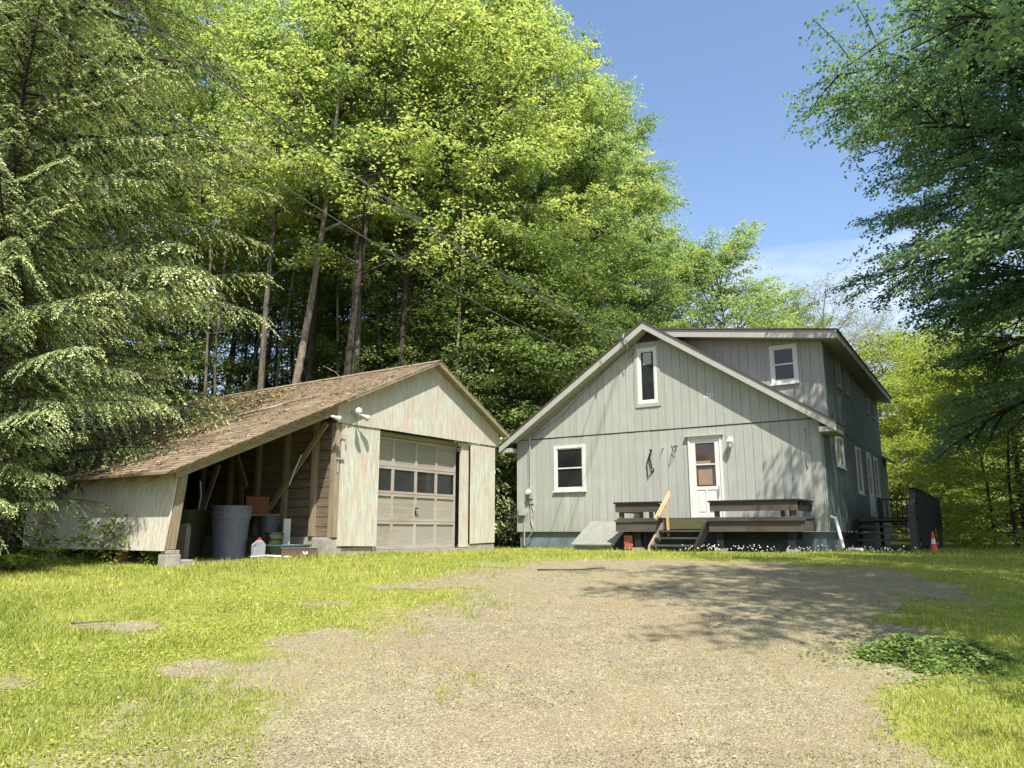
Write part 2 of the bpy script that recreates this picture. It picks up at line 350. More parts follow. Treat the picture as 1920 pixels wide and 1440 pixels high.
def m_ground():
    m, t, b = newmat('grass_and_gravel_ground')
    at = t.nodes.new('ShaderNodeAttribute'); at.attribute_name = 'gravel'; gv = at.outputs['Fac']
    at2 = t.nodes.new('ShaderNodeAttribute'); at2.attribute_name = 'forest'; fv = at2.outputs['Fac']
    v = coords(t, (1, 1, 1))
    vo = N(t, 'ShaderNodeTexVoronoi'); vo.inputs['Scale'].default_value = 95; t.links.new(v, vo.inputs['Vector'])
    hs = t.nodes.new('ShaderNodeSeparateColor'); t.links.new(vo.outputs['Color'], hs.inputs[0])
    n1 = noise(t, v, 1.1, 5, .6); n2 = noise(t, v, 7, 6, .7); n3 = noise(t, v, .55, 3)
    grav = ramp(t, hs.outputs[0], [(0, (.085, .07, .04)), (.2, (.20, .17, .10)), (.5, (.30, .265, .155)), (.8, (.37, .335, .21)), (.9, (.29, .18, .12)), (1, (.52, .48, .35))])
    grav = mixc(t, ramp(t, n2, [(.38, (.55,) * 3), (.62, (0,) * 3)]), grav, (0.168, 0.139, 0.0966))
    grav = mixc(t, ramp(t, n1, [(.48, (0,) * 3), (.66, (.42,) * 3)]), grav, (0.286, 0.181, 0.126))
    grav = mixc(t, ramp(t, n3, [(.45, (0,) * 3), (.62, (.30,) * 3)]), grav, (0.227, 0.218, 0.109))
    soil = ramp(t, n2, [(.3, (0.143, 0.16, 0.0294)), (.6, (0.26, 0.269, 0.0588)), (.8, (0.353, 0.328, 0.16))])
    soil = mixc(t, ramp(t, n1, [(.5, (0,) * 3), (.7, (.5,) * 3)]), soil, (0.336, 0.353, 0.0504))
    mx = N(t, 'ShaderNodeMath', operation='ADD'); t.links.new(gv, mx.inputs[0])
    sb = N(t, 'ShaderNodeMath', operation='MULTIPLY_ADD'); t.links.new(n2, sb.inputs[0]); sb.inputs[1].default_value = .9; sb.inputs[2].default_value = -.45
    t.links.new(sb.outputs[0], mx.inputs[1])
    c = mixc(t, ramp(t, mx.outputs[0], [(.28, (0,) * 3), (.6, (1,) * 3)]), soil, grav)
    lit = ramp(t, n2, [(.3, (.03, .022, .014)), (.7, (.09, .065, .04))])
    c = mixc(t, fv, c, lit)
    t.links.new(c, b.inputs['Base Color']); b.inputs['Roughness'].default_value = .95; b.inputs['Specular IOR Level'].default_value = .1
    hb = N(t, 'ShaderNodeMath', operation='ADD'); t.links.new(vo.outputs['Distance'], hb.inputs[0]); t.links.new(n2, hb.inputs[1])
    bump(t, b, hb.outputs[0], .6, .012); return m
GROUNDM = m_ground()
def grid_mesh(name, xs, ys, keep=None, lift=0):
    X, Y = np.meshgrid(xs, ys); Z = ground_z(X, Y) + lift
    nx, ny = len(xs), len(ys); idx = np.arange(nx * ny).reshape(ny, nx)
    F = np.stack([idx[:-1, :-1], idx[:-1, 1:], idx[1:, 1:], idx[1:, :-1]], -1).reshape(-1, 4)
    G = gravelness(X, Y).ravel()
    if keep is not None:
        F = F[G[F].mean(1) > keep]; used = np.unique(F); mp = np.full(nx * ny, -1); mp[used] = np.arange(len(used)); F = mp[F]
    else: used = np.arange(nx * ny)
    V = np.stack([X.ravel(), Y.ravel(), Z.ravel()], 1)[used]
    me = bpy.data.meshes.new(name); me.vertices.add(len(V)); me.vertices.foreach_set('co', V.astype(np.float32).ravel())
    me.loops.add(F.size); me.loops.foreach_set('vertex_index', F.astype(np.int32).ravel())
    me.polygons.add(len(F)); me.polygons.foreach_set('loop_start', np.arange(0, F.size, 4, dtype=np.int32))
    me.update(calc_edges=True); me.shade_smooth(); me.materials.append(GROUNDM)
    a = me.attributes.new('gravel', 'FLOAT', 'POINT'); a.data.foreach_set('value', G[used].astype(np.float32))
    fx, fy = V[:, 0], V[:, 1]
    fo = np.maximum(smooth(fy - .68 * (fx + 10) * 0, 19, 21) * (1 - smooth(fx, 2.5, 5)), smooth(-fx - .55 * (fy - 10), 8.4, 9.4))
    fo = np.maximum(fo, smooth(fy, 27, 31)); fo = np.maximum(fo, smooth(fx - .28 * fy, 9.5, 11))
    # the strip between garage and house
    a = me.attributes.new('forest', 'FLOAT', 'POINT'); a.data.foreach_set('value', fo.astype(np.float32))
    return me
gx = axis_(-8, 9, .11, 500, 1.22); gy = axis_(2.5, 16, .11, 700, 1.22); gy = gy[gy > -260]
tag(link('ground', grid_mesh('ground', gx, gy)), kind='structure', label='sunny patchy lawn and forest floor around the buildings')
tag(link('gravel_driveway', grid_mesh('gravel_driveway', np.arange(-3.5, 6.5, .08), np.arange(-1, 13.6, .08), .45, .004)), kind='structure', label='pale gravel driveway leading up to the house')

# ------------------------------------------------------------------ house
HZ = .38                                     # siding bottom above the house's ground
house = empty('house', (.1416, 20.2, EYE - HZ), R(-32.5), 'grey-green wooden gable house with shed dormer at the end of the driveway', 'house')
HO = (0, 0, HZ)
FR = lambda a, z, d: (a, -d, z)              # front face: a = x, d = out towards the drive
XW = 7.74
SD = lambda a, z, d: (XW + d, a, z)          # right side face
FD = lambda a, z, d: (a, .87 - d, z)         # dormer front
def mb(): return MB(HO)
AP, ZA, SL = 3.87, 5.12, .667
rooftop = lambda x: ZA - SL * abs(x - AP)
wtop = lambda x: rooftop(x) - .17
droof = lambda x: 5.07 - .149 * (x - 4.14)
# solid body behind the boards
body = mb(); body.prism(FR, [(0, 0), (XW, 0), (XW, wtop(XW)), (AP, wtop(AP)), (0, wtop(0))], 0, -11.6)
body.build('wall', SIDING, house)
dm = mb(); xk = 4.3
dm.prism(FD, [(xk, rooftop(xk) - .2), (XW, 2.2), (XW, droof(XW) - .2), (xk, droof(xk) - .2)], 0, -9.6); dm.build('dormer_wall', SIDING, house)
fd = mb(); fd.box(.06, XW - .06, .05, 11.5, -.9, -.004); fd.build('foundation', FOUND, house)
def boards(parent, F, a0, a1, wd, zlo, zhi, openings, mat, brk=(), name='siding_board', d1=.018, gap=.007, jit=1.0, B=mb, seed=1, joined=False):
    rr = random.Random(seed); a = a0; J = B()
    while a < a1 - .01:
        b_ = min(a + wd, a1); l = a + gap / 2; r = b_ - gap / 2
        cuts = sorted({l, r} | {c for o in openings for c in (o[0], o[1]) if l < c < r} | {c for c in brk if l < c < r})
        M = J if joined else B(); dd = d1 + rr.uniform(-.002, .002) * jit
        cols = []
        for c0, c1 in zip(cuts, cuts[1:]):
            mid = (c0 + c1) / 2; op = sorted((o[2], o[3]) for o in openings if o[0] < mid < o[1])
            segs = []; cur = 'lo'
            for (q0, q1) in op:
                if q0 > zlo(mid): segs.append((cur, q0))
                cur = q1
            segs.append((cur, 'hi')); cols.append((c0, c1, segs))
        two = all(len(c[2]) == 2 for c in cols); M2 = J if joined else (B() if two else M)
        for c0, c1, segs in cols:
            for si, (s0, s1) in enumerate(segs):
                z0a, z0b = (zlo(c0), zlo(c1)) if s0 == 'lo' else (s0, s0)
                z1a, z1b = (zhi(c0), zhi(c1)) if s1 == 'hi' else (s1, s1)
                if z1a - z0a < .01 and z1b - z0b < .01: continue
                z1a = max(z1a, z0a + .001); z1b = max(z1b, z0b + .001)
                (M2 if two and si == 1 else M).prism(F, [(c0, z0a), (c1, z0b), (c1, z1b), (c0, z1a)], .0, dd)
        if not joined and two and M2.v: M2.build(name, mat, parent)
        if not joined and M.v: M.build(name, mat, parent)
        a = b_
    if joined: J.build(name + 's', mat, parent, kind='stuff')
WIN1 = (1.15, 2.07, 1.03, 2.2); WINN = (3.57, 4.09, 3.10, 4.50); DOOR = (4.79, 5.58, .30, 2.19); WIND = (6.59, 7.22, 3.42, 4.35)
zb = 2.42
boards(house, FR, 0, XW, .203, lambda x: 0, lambda x: zb - .012, [WIN1, DOOR], SIDING, seed=1)
boards(house, FR, .0, XW, .203, lambda x: zb + .012, lambda x: max(zb + .012, wtop(x)), [WINN], SIDING, brk=(AP, .08, 7.66), seed=2, d1=.03)
boards(house, FD, 4.45, XW + .018, .203, lambda x: rooftop(x) - .02, lambda x: droof(x) - .2, [WIND], SIDING, seed=3)
m = mb(); m.rect(FR, -.0, XW, zb - .012, zb + .01, .0, .024); m.build('drip_flashing', BLACKM, house)
# side wall boards, too narrow in view to pick apart
sopen = [(2.6, 3.16, 3.55, 4.42), (3.91, 4.45, 3.55, 4.42), (7.4, 7.95, 3.55, 4.42), (8.75, 9.3, 3.55, 4.42)]
lopen = [(1.62, 2.68, 1.5, 2.25), (4.66, 5.5, 1.0, 2.25), (6.65, 7.5, .42, 2.28), (8.19, 9.02, 1.0, 2.27)]
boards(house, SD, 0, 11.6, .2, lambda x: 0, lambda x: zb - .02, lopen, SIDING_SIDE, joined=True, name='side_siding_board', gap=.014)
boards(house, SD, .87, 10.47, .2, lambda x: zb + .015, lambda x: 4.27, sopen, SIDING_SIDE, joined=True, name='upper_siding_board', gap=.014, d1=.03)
m = mb(); m.rect(SD, .87, 11.6, zb - .02, zb + .012, 0, .03); m.build('side_flashing', BLACKM, house)
m = mb(); m.rect(SD, .018, .1, 0, wtop(XW) - .0, .0, .03); m.rect(SD, .86, .96, 2.2, 4.27, .0, .034); m.build('corner_trim', SIDING, house)
# roof
rf = mb()
def slab(M, x0, x1, y0, y1, f=rooftop, t0=-.10, t1=-.02):
    M.prism(lambda a, z, d: (a, d, z), [(x0, f(x0) + t0), (x1, f(x1) + t0), (x1, f(x1) + t1), (x0, f(x0) + t1)], y0, y1)
slab(rf, -.36, AP, -.30, 11.9); slab(rf, AP, 8.10, -.30, .80); slab(rf, AP, 7.70, .80, 10.55); slab(rf, AP, 8.10, 10.55, 11.9)
rf.build('roof', TRIM, house)
sh = mb(); slab(sh, -.39, AP, -.35, 11.95, t0=-.016, t1=.012); slab(sh, AP, 8.13, -.35, .80, t0=-.016, t1=.012)
sh.build('roof_shingles', SHINGLED, house)
for nm, (xa, xb_) in (('rake_board', (-.37, AP)), ('rake_board', (AP, 8.11))):
    m = mb(); xs = (xa, xb_); m.prism(FR, [(xs[0], rooftop(xs[0]) - .205), (xs[1], rooftop(xs[1]) - .205), (xs[1], rooftop(xs[1]) - .02), (xs[0], rooftop(xs[0]) - .02)], .302, .328); m.build(nm, TRIM, house)
for s_ in (0, 1):                                       # boxed eave returns and soffits
    m = mb(); x0, x1 = (-.35, -.003) if s_ == 0 else (XW + .022, 8.09)
    zz = rooftop(-.36) - .21
    m.box(x0, x1, -.298, (11.9 if s_ == 0 else .8), zz, zz + .11); m.build('eave_return', TRIM, house)
m = mb()
m.prism(FR, [(.02, wtop(0) - .02), (AP, wtop(AP) - .03), (AP, wtop(AP) + .02), (0.02, wtop(0) + .03)], .034, .298); m.build('rake_soffit', TRIM, house)
m = mb(); m.prism(FR, [(AP - .32, wtop(AP) - .30), (AP + .32, wtop(AP) - .30), (AP + .02, wtop(AP) - .05), (AP - .02, wtop(AP) - .05)], .034, .05); m.build('gable_vent', DARKIN, house)
# dormer roof
dr = mb(); slab(dr, 4.0, 8.14, .46, 10.9, droof, -.19, -.03); dr.build('dormer_roof', TRIM, house)
m = mb(); slab(m, 3.95, 8.20, .40, 10.95, droof, -.028, .0); m.build('dormer_shingles', SHINGLED, house)
m = mb(); m.prism(FD, [(4.05, droof(4.05) - .22), (8.16, droof(8.16) - .22), (8.16, droof(8.16) - .03), (4.05, droof(4.05) - .03)], .413, .44); m.build('dormer_fascia', TRIM, house)
m = mb(); m.prism(SD, [(.4, droof(8.16) - .2), (10.9, droof(8.16) - .2), (10.9, droof(8.16) - .03), (.4, droof(8.16) - .03)], .403, .43); m.build('eave_fascia', TRIM, house)
# windows
def window(F, o, tw=.075, mid=True, mat=WHITE, glass=GLASS, sill=True, muntins=0, parent=house, vert=False, name='window', off=HO, blind=False, trimo=0):
    a0, a1, z0, z1 = o; fr = MB(off)
    fr.rect(F, a0, a0 + tw, z0, z1, .002, .046); fr.rect(F, a1 - tw, a1, z0, z1, .002, .046)
    fr.rect(F, a0 + tw, a1 - tw, z1 - tw, z1, .002, .045); fr.rect(F, a0 + tw, a1 - tw, z0, z0 + tw * .9, .002, .045)
    if sill: fr.rect(F, a0 - .02, a1 + .02, z0 - .035, z0 - .002, .02, .075)
    f = fr.build(name, mat, parent)
    i0, i1, j0, j1 = a0 + tw, a1 - tw, z0 + tw * .9, z1 - tw; st = .028
    sa = MB(off)
    sa.rect(F, i0, i0 + st, j0, j1, .003, .028); sa.rect(F, i1 - st, i1, j0, j1, .003, .028)
    sa.rect(F, i0 + st, i1 - st, j1 - st, j1, .003, .027); sa.rect(F, i0 + st, i1 - st, j0, j0 + st, .003, .027)
    jm = (j0 + j1) / 2
    if mid: sa.rect(F, i0 + st, i1 - st, jm - st * .6, jm + st * .6, .003, .03)
    if vert: sa.rect(F, (i0 + i1) / 2 - st / 2, (i0 + i1) / 2 + st / 2, j0 + st, j1 - st, .003, .03)
    sa.build('sash', mat, f)
    if mid: rs = [(i0 + st, i1 - st, j0 + st, jm - st * .6), (i0 + st, i1 - st, jm + st * .6, j1 - st)]
    elif vert: rs = [(i0 + st, (i0 + i1) / 2 - st / 2, j0 + st, j1 - st), ((i0 + i1) / 2 + st / 2, i1 - st, j0 + st, j1 - st)]
    else: rs = [(i0 + st, i1 - st, j0 + st, j1 - st)]
    for r_ in rs:
        p = MB(off); p.rect(F, r_[0], r_[1], r_[2], r_[3], .0, .008); p.build('pane', glass, f)
    return f
window(FR, WIN1)['label'] = 'white double hung window left of the deck'
f = window(FR, WINN, tw=.07, mid=False, sill=False); f['label'] = 'tall narrow window under the gable peak'
m = mb(); m.rect(FR, 3.72, 3.94, 4.08, 4.38, .0085, .012); m.build('blind', BLIND, f)
m = mb(); a0, a1, z0, z1 = WINN
m.rect(FR, a0 - .07, a0 - .002, z0 - .09, z1 + .05, .03, .05); m.rect(FR, a1 + .002, a1 + .07, z0 - .09, z1 + .05, .03, .05); m.rect(FR, a0 - .002, a1 + .002, z0 - .09, z0 - .002, .03, .055); m.rect(FR, a0 - .002, a1 + .002, z1 + .002, z1 + .05, .03, .05)
m.build('window_surround', TRIM, house)
f = window(FD, WIND, tw=.08); f['label'] = 'white window in the dormer front'
for o in sopen: window(SD, o, tw=.06, mat=TRIM)
window(SD, lopen[0], vert=True, mid=False); window(SD, lopen[1], tw=.05, mid=False); window(SD, lopen[3], tw=.06)
window(SD, (1.75, 2.25, -.36, -.03), tw=.04, mid=False, mat=DECKD, sill=False)
def entry_door(F, o, glassz, panels=True, handle_side=1):
    a0, a1, z0, z1 = o; cs = mb(); tw = .045
    cs.rect(F, a0 - .0, a0 + tw, z0, z1, .002, .055); cs.rect(F, a1 - tw, a1, z0, z1, .002, .055); cs.rect(F, a0 + tw, a1 - tw, z1 - tw, z1, .002, .054)
    d = cs.build('door', WHITE, house)
    i0, i1, j0, j1 = a0 + tw + .004, a1 - tw - .004, z0 + .01, z1 - tw - .004
    sl = mb(); g0, g1 = glassz; s = .115
    sl.rect(F, i0, i0 + s, j0, j1, .002, .034); sl.rect(F, i1 - s, i1, j0, j1, .002, .034)
    sl.rect(F, i0 + s, i1 - s, j0, j0 + .1, .002, .034); sl.rect(F, i0 + s, i1 - s, j1 - .1, j1, .002, .034)
    sl.rect(F, i0 + s, i1 - s, g0 - .08, g0, .002, .034)
    sl.rect(F, i0 + s, i1 - s, j0 + .1, g0 - .08, .002, .022)
    mid = (i0 + i1) / 2; sl.rect(F, mid - .025, mid + .025, j0 + .1, g0 - .08, .022, .034)
    for q0, q1 in ((i0 + s + .03, mid - .055), (mid + .055, i1 - s - .03)): sl.rect(F, q0, q1, j0 + .14, g0 - .12, .022, .031)
    gm = (g0 + j1 - .1) / 2; sl.rect(F, i0 + s, i1 - s, gm - .014, gm + .014, .01, .036)
    sl.build('door_leaf', WHITE, d)
    for q0, q1 in ((g0, gm - .014), (gm + .014, j1 - .1)):
        p = mb(); p.rect(F, i0 + s, i1 - s, q0, q1, .002, .014); p.build('pane', DOORGLASS, d)
    h = mb(); hx = i1 - .05 if handle_side > 0 else i0 + .05
    h.tube([F(hx, g0 - .08, .034), F(hx, g0 - .08, .07)], .012, 8); h.rect(F, hx - .014, hx + .014, g0 - .2, g0 + .0, .066, .08); h.build('door_handle', METAL, d)
    return d
d = entry_door(FR, DOOR, (1.03, 2.0)); d['label'] = 'white front door with glazed upper half'
m = mb(); m.rect(FR, 4.93, 5.3, 1.53, 1.62, .0145, .016); m.rect(FR, 5.0, 5.33, 1.07, 1.42, .0145, .016); m.build('paper_notice', m_plain('faded_notice', (.27, .19, .12), .8), d)
m = mb(); m.rect(FR, DOOR[0] - .07, DOOR[1] + .05, DOOR[3] + .004, DOOR[3] + .03, .02, .10); m.build('door_hood', TRIM, house)
entry_door(SD, lopen[2], (1.1, 2.1))
# wall lamp
lm = mb(); lx, lz = 5.8, 2.0
lm.rect(FR, lx - .045, lx + .045, lz - .02, lz + .13, .018, .045); lm.tube([FR(lx, lz + .1, .045), FR(lx, lz + .13, .09), FR(lx, lz + .09, .13)], .012, 8)
lamp = lm.build('wall_lamp', WHITE, house); lamp['label'] = 'white lantern lamp right of the front door'
m = mb(); m.lathe(FR(lx, lz, .13), [(.0, .09), (.035, .08), (.075, .03), (.078, .015), (.0, .016)], 14); m.build('lamp_cap', WHITE, lamp, smooth=False)
m = mb(); m.lathe(FR(lx, lz, .13), [(.055, .015), (.05, -.10), (.03, -.13), (0, -.135)], 12); m.build('lamp_glass', m_plain('frosted_glass', (.5, .52, .48), .2), lamp, smooth=True)
# meter, conduit, boxes
m = mb(); mx_, mz = .42, 1.0
m.rect(FR, mx_ - .08, mx_ + .09, mz - .15, mz + .13, .018, .11); met = m.build('electric_meter', METAL, house, bevel=.004)
m = mb(); m.tube([FR(mx_ - .0, mz + .02, .11), FR(mx_, mz + .02, .17), FR(mx_, mz + .02, .185)], [.075, .07, .05], 18); m.build('meter_dial', m_plain('meter_glass', (.55, .57, .53), .15), met, smooth=False)
m = mb(); m.tube([FR(mx_ + .02, mz + .13, .05), FR(mx_ + .02, 2.52, .06)], .022, 8); m.tube([FR(mx_ - .04, mz + .13, .04), FR(mx_ - .05, 2.0, .045), FR(mx_ - .03, 2.5, .045)], .010, 6)
m.tube([FR(mx_ + .02, mz - .15, .05), FR(mx_ + .03, .3, .05), FR(mx_ + .10, .1, .05), FR(mx_ + .05, -.05, .05), FR(mx_ - .1, -.2, .06)], .014, 6)
m.tube([FR(mx_ + .05, mz - .3, .05), FR(mx_ + .12, mz - .45, .05), FR(mx_ + .10, mz - .6, .05)], .008, 6)
m.tube([FR(mx_ - .08, mz - .5, .05), FR(mx_ - .16, .25, .05), FR(mx_ - .17, -.35, .06)], .02, 8); m.build('conduit', METAL, house)
m = mb(); m.rect(FR, .1, .27, .42, .72, .018, .11); m.build('utility_box', TRIM, house, bevel=.004)
m = mb(); m.rect(FR, .43, .52, .72, .82, .018, .08); m.build('junction_box', METAL, house)
# cables clipped along the left rake
m = mb(); m.tube([FR(.47, 2.52, .05), FR(1.2, 3.02, .05), FR(2.3, 3.8, .06), FR(3.5, 4.62, .06)], .008, 5); m.tube([FR(.45, 2.45, .045), FR(1.4, 2.98, .04), FR(2.0, 3.5, .04), FR(3.2, 4.45, .05)], .005, 5)
m.build('service_cable', WIREM, house)
m = mb(); m.tube([FR(3.35, 4.78, .33), FR(3.36, 4.6, .35), FR(3.4, 4.45, .2), FR(3.55, 4.5, .06)], .012, 6); m.tube([FR(3.42, 4.72, .34), FR(3.45, 4.45, .3), FR(3.38, 4.3, .12), FR(3.5, 4.42, .05)], .010, 6)
m.tube([FR(3.35, 4.85, .33), FR(3.35, 4.75, .37)], .03, 8); m.tube([FR(2.72, 4.25, .33), FR(2.72, 4.1, .36)], .02, 8); m.build('service_drop', WIREM, house)
# hung ironwork
def thing_mesh(name, M, mat, label, cat, loc=(0, 0, 0), rz=0, group=None, smooth_=False, kind=None):
    o = M.build(name, mat, smooth=smooth_); o.location = loc; o.rotation_euler = (0, 0, rz); return tag(o, label, cat, group, kind)
HL_ = (.1416, 20.2, EYE - HZ); HR = R(-32.5)
m = mb(); m.tube([FR(3.86, 1.93, .02), FR(3.86, 1.93, .07), FR(3.83, 1.75, .07), FR(3.87, 1.50, .06), FR(3.92, 1.49, .04)], .016, 8); m.tube([FR(3.86, 1.94, .05), FR(3.86, 1.93, .08)], .03, 8)
m.tube([FR(3.92, 1.48, .045), FR(3.76, 1.29, .05), FR(3.74, 1.62, .05), FR(3.83, 1.86, .05)], .014, 8)
thing_mesh('wall_hook', m, BLACKM, 'bent black iron hook hung on the wall, leftmost left of the front door', 'hook', HL_, HR)
m = mb(); m.tube([FR(4.17, 1.98, .02), FR(4.17, 1.96, .05), FR(4.13, 1.93, .05), FR(4.13, 1.86, .06)], .007, 6); thing_mesh('wall_hook', m, BLACKM, 'tiny iron hook on the wall between the bent hook and the wire loop', 'hook', HL_, HR)
m = mb(); m.tube([FR(4.42, 2.0, .02), FR(4.44, 1.98, .1), FR(4.50, 2.0, .12), FR(4.52, 1.92, .10), FR(4.27, 1.5, .03), FR(4.43, 1.95, .08), FR(4.52, 2.02, .06)], .006, 6)
m.tube([FR(4.36, 2.02, .02), FR(4.46, 1.98, .06), FR(4.54, 2.02, .02)], .006, 6); thing_mesh('wire_hanger', m, BLACKM, 'thin wire plant hanger on the wall just left of the front door', 'hanger', HL_, HR)
m = mb(); m.tube([FR(7.42, 2.22, .02), FR(7.42, 2.22, .05), FR(7.44, 1.38, .05), FR(7.44, 1.38, .02)], .012, 8); m.lathe(FR(7.42, 2.2, .05), [(0, .02), (.03, .01), (.03, -.01), (0, -.02)], 10)
thing_mesh('wall_rod', m, METAL, 'long thin vertical metal rod mounted near the right front corner of the house', 'rod', HL_, HR)
m = mb(); rr = random.Random(5)
for i in range(9):
    a, z = 5.33 + rr.uniform(-.11, .11), 3.12 + rr.uniform(-.05, .05); m.rect(FR, a, a + rr.uniform(.02, .05), z, z + rr.uniform(.02, .05), .0325, .034)
m.build('paint_chip', WHITE, house, label='small white spot of chipped paint on the gable')
# pvc drain by the corner
m = mb(); m.tube([SD(.12, .32, .05), SD(.12, .28, .14), SD(.12, -.0, .19), SD(.05, -.33, .26)], .034, 12); thing_mesh('drain_pipe', m, PVC, 'white plastic drain pipe standing at the right front corner of the house', 'pipe', HL_, HR)
m = mb(); m.tube([SD(-.35, -.345, .42), SD(-.55, -.35, .7)], .03, 10); thing_mesh('drain_pipe', m, PVC, 'short white plastic pipe piece lying on the grass by the house corner', 'pipe', HL_, HR)
# cellar bulkhead
m = mb()
m.prism(lambda a, z, d: (d, a, z), [(-.02, -.42), (-.02, .20), (-.10, .20), (-1.05, -.30), (-1.05, -.42)], 2.25, 3.25)
bk = m.build('cellar_hatch', m_plain('hatch_side', (.16, .17, .15), .8)); bk.location = HL_; bk.rotation_euler = (0, 0, HR); tag(bk, 'low grey sloping cellar hatch against the house front left of the deck', 'hatch')
m = mb(); m.prism(lambda a, z, d: (d, a, z), [(-.04, .228), (-.04, .255), (-1.1, -.285), (-1.1, -.312)], 2.19, 3.31); m.build('hatch_lid', m_plain('hatch_lid_paint', (.20, .205, .175), .7, var=.15), bk)
# front deck with bench sides
deck = empty('front_deck', HL_, HR, 'weathered dark wooden front deck with built-in benches and steps to the white door', 'deck')
y1 = -1.32
for i in range(9):
    m = mb(); yy = -.03 - i * .145; m.box(3.5, 7.5, yy - .138, yy, .262, .298); m.build('deck_board', DECK, deck)
for (a, b_) in ((3.48, 4.56), (5.62, 7.50)):
    m = mb(); m.box(a, b_, y1 - .04, y1, .0, .215); m.build('rim_beam', DECK, deck)
    m = mb(); m.box(a - .02, b_ + .03, y1 - .09, y1 + .22, .219, .257) if a > 5 else m.box(a - .02, b_ + .02, y1 - .07, y1 + .1, .219, .257); m.build('bench_seat', DECK, deck)
m = mb(); m.box(7.46, 7.5, y1 + .003, -.03, .0, .215); m.build('rim_beam', DECK, deck)
m = mb(); m.box(3.50, 3.54, y1 + .003, -.03, .0, .215); m.build('rim_beam', DECK, deck)
for (a, b_, zt) in ((3.48, 4.5, .62), (5.66, 7.44, .61)):
    m = mb(); m.box(a - .03, b_ + .04, y1 - .08, y1 + .13, zt, zt + .035); m.build('rail_cap', DECKD, deck)
    m = mb(); m.box(a, b_, y1 - .045, y1 - .005, zt - .19, zt - .004); m.build('rail_board', DECK, deck)
for xx in (3.55, 4.42, 5.74, 7.3):
    m = mb(); m.box(xx, xx + .09, y1 + .0, y1 + .09, .258, .61); m.build('rail_post', DECK, deck)
for xx in (3.78, 4.02, 6.95, 7.12):
    m = mb(); m.box(xx, xx + .07, y1 + .62, y1 + .70, .3, .60); m.build('rail_post', DECKD, deck)
m = mb(); m.box(7.40, 7.46, y1 + .14, -.06, .42, .60); m.box(7.36, 7.5, y1 + .14, -.04, .61, .645); m.build('side_rail', DECKD, deck)
m = mb(); m.box(3.50, 3.56, y1 + .14, -.06, .42, .60); m.box(3.46, 3.6, y1 + .14, -.04, .61, .645); m.build('side_rail', DECKD, deck)
for xx in (3.9, 5.75, 7.2):
    m = mb(); m.box(xx, xx + .14, y1 + .04, y1 + .18, -.36, -.003); m.build('deck_post', DECKD, deck)
    m = mb(); m.box(xx - .04, xx + .18, y1 - .02, y1 + .24, -.46, -.345); m.build('footing', CONC, deck)
m = mb(); m.box(5.6, 7.4, y1 + .42, y1 + .46, -.16, .0); m.build('joist', DECKD, deck)
# steps
m = mb(); m.prism(lambda a, z, d: (d, a, z), [(y1 - .02, .2), (y1 - .02, -.05), (y1 - .66, -.44), (y1 - .80, -.44), (y1 - .80, -.3)], 4.55, 4.60); m.build('stringer', OLDW, deck)
m = mb(); m.prism(lambda a, z, d: (d, a, z), [(y1 - .02, .2), (y1 - .02, -.05), (y1 - .66, -.44), (y1 - .80, -.44), (y1 - .80, -.3)], 5.53, 5.58); m.build('stringer', DECKD, deck)
for k, (zz, yy) in enumerate(((.035, -.06), (-.115, -.31), (-.265, -.55))):
    m = mb(); m.box(4.605, 5.525, y1 + yy - .25, y1 + yy, zz - .035, zz); m.build('tread', DECK, deck)
m = mb(); m.box(4.6, 5.58, y1 - .03, y1 - .0, .06, .26); m.build('riser', m_wood('mossy_riser', (.06, .05, .03), (.16, .13, .07), 'x', stain=(.10, .11, .03)), deck)
# pale handrail
hr = empty('handrail', HL_, HR, 'loose pale new-lumber handrail leaning at the left side of the front steps', 'handrail')
m = mb(); m.bar((4.66, y1 - .62, .26), (4.66, y1 + .30, .86), .038, .07); m.build('rail', NEWWOOD, hr)
m = mb(); m.bar((4.72, y1 - .58, .30), (4.70, y1 + .22, .80), .03, .05); m.build('rail', NEWWOOD, hr)
m = mb(); m.bar((4.74, y1 - .08, -.1), (4.72, y1 - .08, .60), .045, .05, up=(0, 1, 0)); m.build('post', NEWWOOD, hr)
# bricks stacked under the deck
for k in range(5):
    m = MB(); m.box(-.1, .1, -.05, .05, 0, .057); o = m.build('brick', m_plain('old_brick', (.30, .10, .06), .9) if k == 0 else bpy.data.materials['old_brick'])
    p = Vector((3.72 + .01 * (k % 2), y1 + .12, -.38 + .06 * k)); c_, s_ = math.cos(HR), math.sin(HR)
    o.location = (HL_[0] + c_ * p.x - s_ * p.y, HL_[1] + s_ * p.x + c_ * p.y, EYE + p.z); o.rotation_euler = (0, 0, HR + .05 * (k % 3))
    tag(o, 'reddish brick in the small stack under the left end of the front deck', 'brick', 'bricks stacked under the deck')
# side deck with stairs
sdk = empty('side_deck', HL_, HR, 'dark wooden side deck with stairs and tall boarded railing at the right of the house', 'deck')
for k in range(5):
    zz = .30 - .155 * k; yy = 3.25 - .15 * k
    m = mb(); m.box(7.95, 9.08, yy - .27, yy, zz - .045, zz); m.build('stair_tread', DECK, sdk)
for k in range(28):
    m = mb(); yy = 3.27 + k * .145; m.box(7.82, 9.2, yy, yy + .135, .265, .303); m.build('deck_board', DECKD, sdk)
for xx in (7.9, 9.085):
    m = mb(); m.prism(lambda a, z, d: (d, a, z), [(3.26, .25), (3.26, -.15), (2.75, -.55), (2.35, -.55), (2.35, -.38), (3.0, .25)], xx, xx + .045); m.build('stringer', DECKD, sdk)
RX0, RY0, RX1, RY1 = 9.16, 2.75, 9.42, 6.6
def rl(f): return RX0 + (RX1 - RX0) * f, RY0 + (RY1 - RY0) * f
